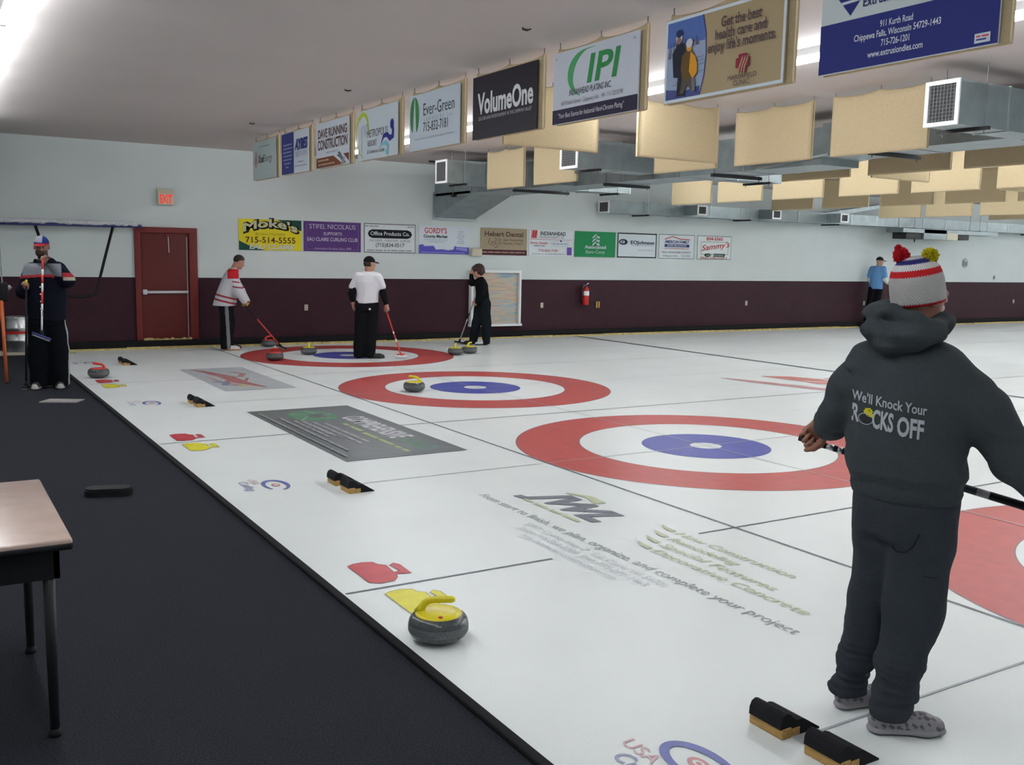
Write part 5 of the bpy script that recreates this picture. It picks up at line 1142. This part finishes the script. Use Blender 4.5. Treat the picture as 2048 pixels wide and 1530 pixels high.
S = SDF(); limb(S, [(-.105, .0, .90), (-.125, .01, .48), (-.165, .0, .045)], [.115, .108, .090], .03); limb(S, [(.055, .0, .90), (.045, .0, .48), (.015, .0, .045)], [.115, .108, .090], .03); S.loft([(.80, -.025, 0, .185, .14), (.97, -.025, 0, .182, .14)])
V, Q = net(S, .008, folds(.007, 9, 8), lambda q: .025-q[:, 2]); to = mesh_obj('trousers', V, Q, M['cloth'], P, (.007, .007, .009))
bt2 = BVHTree.FromPolygons([v.co.copy() for v in to.data.vertices], [tuple(p.vertices) for p in to.data.polygons]); hit = bt2.ray_cast(Vector((.02, -1, .845)), Vector((0, 1, 0)))
mb = MB(); mb.lathe([(0, .004), (.017, .003), (.018, 0)], M['white'], 12); o = mb.build('pocket_badge', to, 'small white badge on the back pocket'); o.location = hit[0]; o.rotation_euler = (PI/2, 0, 0)
foot(P, (-.18, -.03, 0), 15, .28, (.012, .012, .012), (.012, .012, .013), None, None, .046, .006); foot(P, (-.01, -.03, 0), 78, .29, (.012, .012, .012), (.012, .012, .013), None, None, .046, .006)
cap_hat(P, hd, (.008, .008, .010), 'black cap', .075)
S = SDF(); S.ell(hd.w(0, -.022, .0), [.079, .090, .078], hd.R, .02); V, Q = net(S, .006, None, lambda q: np.maximum(-.045-hd.loc(q)[:, 2], hd.loc(q)[:, 1]+.012)); mesh_obj('hair', V, Q, M['hair'], P, (.022, .014, .010))
broom(P, Gw-dB*.08, (.556, -.02, .045), [(.14, M['hr']), (.52, M['hr']), (.56, M['white']), (.66, M['hr']), (.72, M['white']), (1.0, M['hr'])], 'red broom with round white head resting in the farthest rings', head='disc')

# ---- woman in black
P = person('person in black, hand raised to dark brown hair, beside the framed panel', 3.24, 17.05)
hd = Head((-.105, -.01, 1.455), -118, 18, 0, .97); nk = (-.055, .01, 1.325)
body = SDF(); hd.sdf(body, nk)
sh = [(-.02, -.14, 1.255), (-.045, .13, 1.255)]; el = [(-.03, -.17, 1.02), (-.215, .03, 1.235)]; Gw = vec(-.185, -.10, .845)
body.loft(loft_body((-.01, .0, .86), nk, (.11, .09, .10, .08, .045), (.14, .12, .13, .10, .045)))
dB = unit(vec(-.455, -.03, .06)-Gw); wl = grip(body, Gw, -dB, el[0], 1.3, .92, 1); wr_ = vec(-.232, -.03, 1.435)
hand(body, wr_, (.25, -.35, .75), (.6, .5, .1), (.2, -.5, -.2), .4, .92); limb(body, [sh[0], el[0], wl], [.036, .032, .026]); limb(body, [sh[1], el[1], wr_], [.036, .032, .026])
limb(body, [(-.05, .06, .82), (-.115, .05, .45), (-.175, .05, .09)], [.08, .056, .042]); limb(body, [(.04, -.06, .82), (.075, -.06, .45), (.075, -.06, .08)], [.08, .056, .042])
V, Q = net(body, .0065); sk = (.40, .21, .15)
def c_(Pv): o = paint(Pv, sk); hd.color(Pv, o, sk); return o
mesh_obj('body', V, Q, M['skin'], P, c_)
S = SDF(); S.loft([(.80, .0, 0, .155, .165), (.90, -.005, 0, .145, .16), (1.05, -.015, 0, .125, .14), (1.20, -.03, 0, .130, .16), (1.29, -.042, 0, .10, .13), (1.36, -.055, .005, .06, .06)], 0, .03, .02)
limb(S, [(-.02, -.12, 1.26), el[0], wl+unit(vec(*el[0])-wl)*.03], [.066, .056, .040], .03); limb(S, [(-.05, .11, 1.26), el[1], wr_+unit(vec(*el[1])-wr_)*.03], [.068, .058, .040], .03)
V, Q = net(S, .007, folds(.005, 12, 51)); mesh_obj('sweater', V, Q, M['cloth'], P, (.006, .006, .008))
S = SDF(); limb(S, [(-.04, .06, .84), (-.11, .05, .45), (-.185, .05, .06)], [.110, .092, .085], .03); limb(S, [(.045, -.06, .84), (.080, -.06, .45), (.080, -.06, .055)], [.112, .095, .085], .03)
V, Q = net(S, .008, folds(.006, 9, 9), lambda q: .025-q[:, 2]); mesh_obj('trousers', V, Q, M['cloth'], P, (.009, .012, .016))
foot(P, (-.14, .06, .0), -100, .24, (.012, .012, .012), (.012, .012, .012), None, None, .040, .006); foot(P, (.10, -.05, 0), -105, .25, (.02, .02, .02), (.62, .63, .64), 'white shoe with black sole', None, .042, .006)
S = SDF(); S.ell(hd.w(0, -.030, .045), [.112, .122, .112], hd.R, .03); S.ell(hd.w(.055, -.055, .0), [.065, .075, .09], hd.R, .03); S.ell(hd.w(-.055, -.055, .0), [.065, .075, .09], hd.R, .03); S.ell(hd.w(0, .06, .085), [.08, .05, .035], hd.R, .03)
V, Q = net(S, .006, folds(.007, 26, 3), lambda q: np.maximum(-.085-hd.loc(q)[:, 2], np.minimum(hd.loc(q)[:, 1]-.045, .035-hd.loc(q)[:, 2]))); mesh_obj('hair', V, Q, M['hair'], P, (.040, .014, .012))
broom(P, Gw-dB*.12, (-.457, -.03, .05), [(.35, M['grey']), (.48, M['black']), (.60, M['alu']), (1.0, M['grey'])], 'grey broom with black head held by the woman in black', hx=(1, 0, -.18))

# ---- man in blue at the far right
P = person('person in light blue shirt and dark cap at the far wall', 16.54, 17.98, .15)
hd = Head((-.125, .0, 1.685), 62, 5); nk = (-.155, .0, 1.53)
body = SDF(); hd.sdf(body, nk)
sh = [(-.335, .06, 1.46), (-.015, -.08, 1.46)]; el = [(-.37, .06, 1.18), (.03, -.10, 1.20)]; wl = vec(-.30, .14, 1.0); wr_ = vec(.10, .05, 1.08)
body.loft(loft_body((-.19, .0, .96), nk, (.155, .15, .175, .16, .055), (.12, .115, .12, .10, .055)), math.radians(25))
hand(body, wl, (.4, .3, -.8), (.8, .2, 0), (0, 1, .2), .5); hand(body, wr_, (.5, .7, .1), (0, .2, -1), (-.5, .5, .3), .5)
limb(body, [sh[0], el[0], wl], [.05, .042, .03]); limb(body, [sh[1], el[1], wr_], [.05, .042, .03]); limb(body, [(-.27, .0, .94), (-.31, .0, .5), (-.37, .0, .08)], [.085, .06, .045]); limb(body, [(-.11, .0, .94), (-.14, .03, .5), (-.16, .05, .08)], [.085, .06, .045])
V, Q = net(body, .0075); sk = (.42, .24, .18)
def c_(Pv): o = paint(Pv, sk); hd.color(Pv, o, sk); return o
mesh_obj('body', V, Q, M['skin'], P, c_)
S = SDF(); limb(S, [sh[1], el[1], wr_+unit(vec(*el[1])-wr_)*.05], [.058, .054, .042], .03); V, Q = net(S, .008); mesh_obj('sleeve', V, Q, M['cloth'], P, (.62, .64, .62), 'white undersleeve')
S = SDF(); limb(S, [sh[0], el[0], wl+unit(vec(*el[0])-wl)*.05], [.058, .054, .042], .03); V, Q = net(S, .008); mesh_obj('sleeve', V, Q, M['cloth'], P, (.62, .64, .62), 'white undersleeve')
S = SDF(); S.loft(loft_body((-.195, .0, .93), (-.158, .0, 1.565), (.185, .18, .20, .18, .07), (.15, .145, .14, .115, .07)), math.radians(25), .03, .015)
limb(S, [(-.315, .05, 1.47), (-.355, .055, 1.28)], [.09, .08], .04); limb(S, [(-.03, -.075, 1.47), (.01, -.09, 1.28)], [.09, .08], .04)
V, Q = net(S, .008, folds(.007, 10, 61)); mesh_obj('shirt', V, Q, M['cloth'], P, (.13, .29, .56))
S = SDF(); limb(S, [(-.27, .0, .92), (-.31, .0, .5), (-.375, .0, .05)], [.115, .10, .085], .03); limb(S, [(-.115, .0, .92), (-.14, .03, .5), (-.165, .05, .05)], [.115, .10, .085], .03)
V, Q = net(S, .009, None, lambda q: .025-q[:, 2]); mesh_obj('trousers', V, Q, M['cloth'], P, (.007, .007, .010))
foot(P, (-.39, -.03, 0), 30, .27, (.4, .4, .4), (.3, .3, .3), None, None, .044, .007); foot(P, (-.17, .0, 0), 60, .27, (.4, .4, .4), (.3, .3, .3), None, None, .044, .007)
cap_hat(P, hd, (.02, .022, .03), 'dark cap', .075, .006)

mb = MB(); mb.box(-.42, .30, -.20, .22, 0, .15, M['rubber'], .012); o = mb.build('step', None, 'low black step under the man in the light blue shirt', 'step'); o.location = (16.42, 18.10, 0)
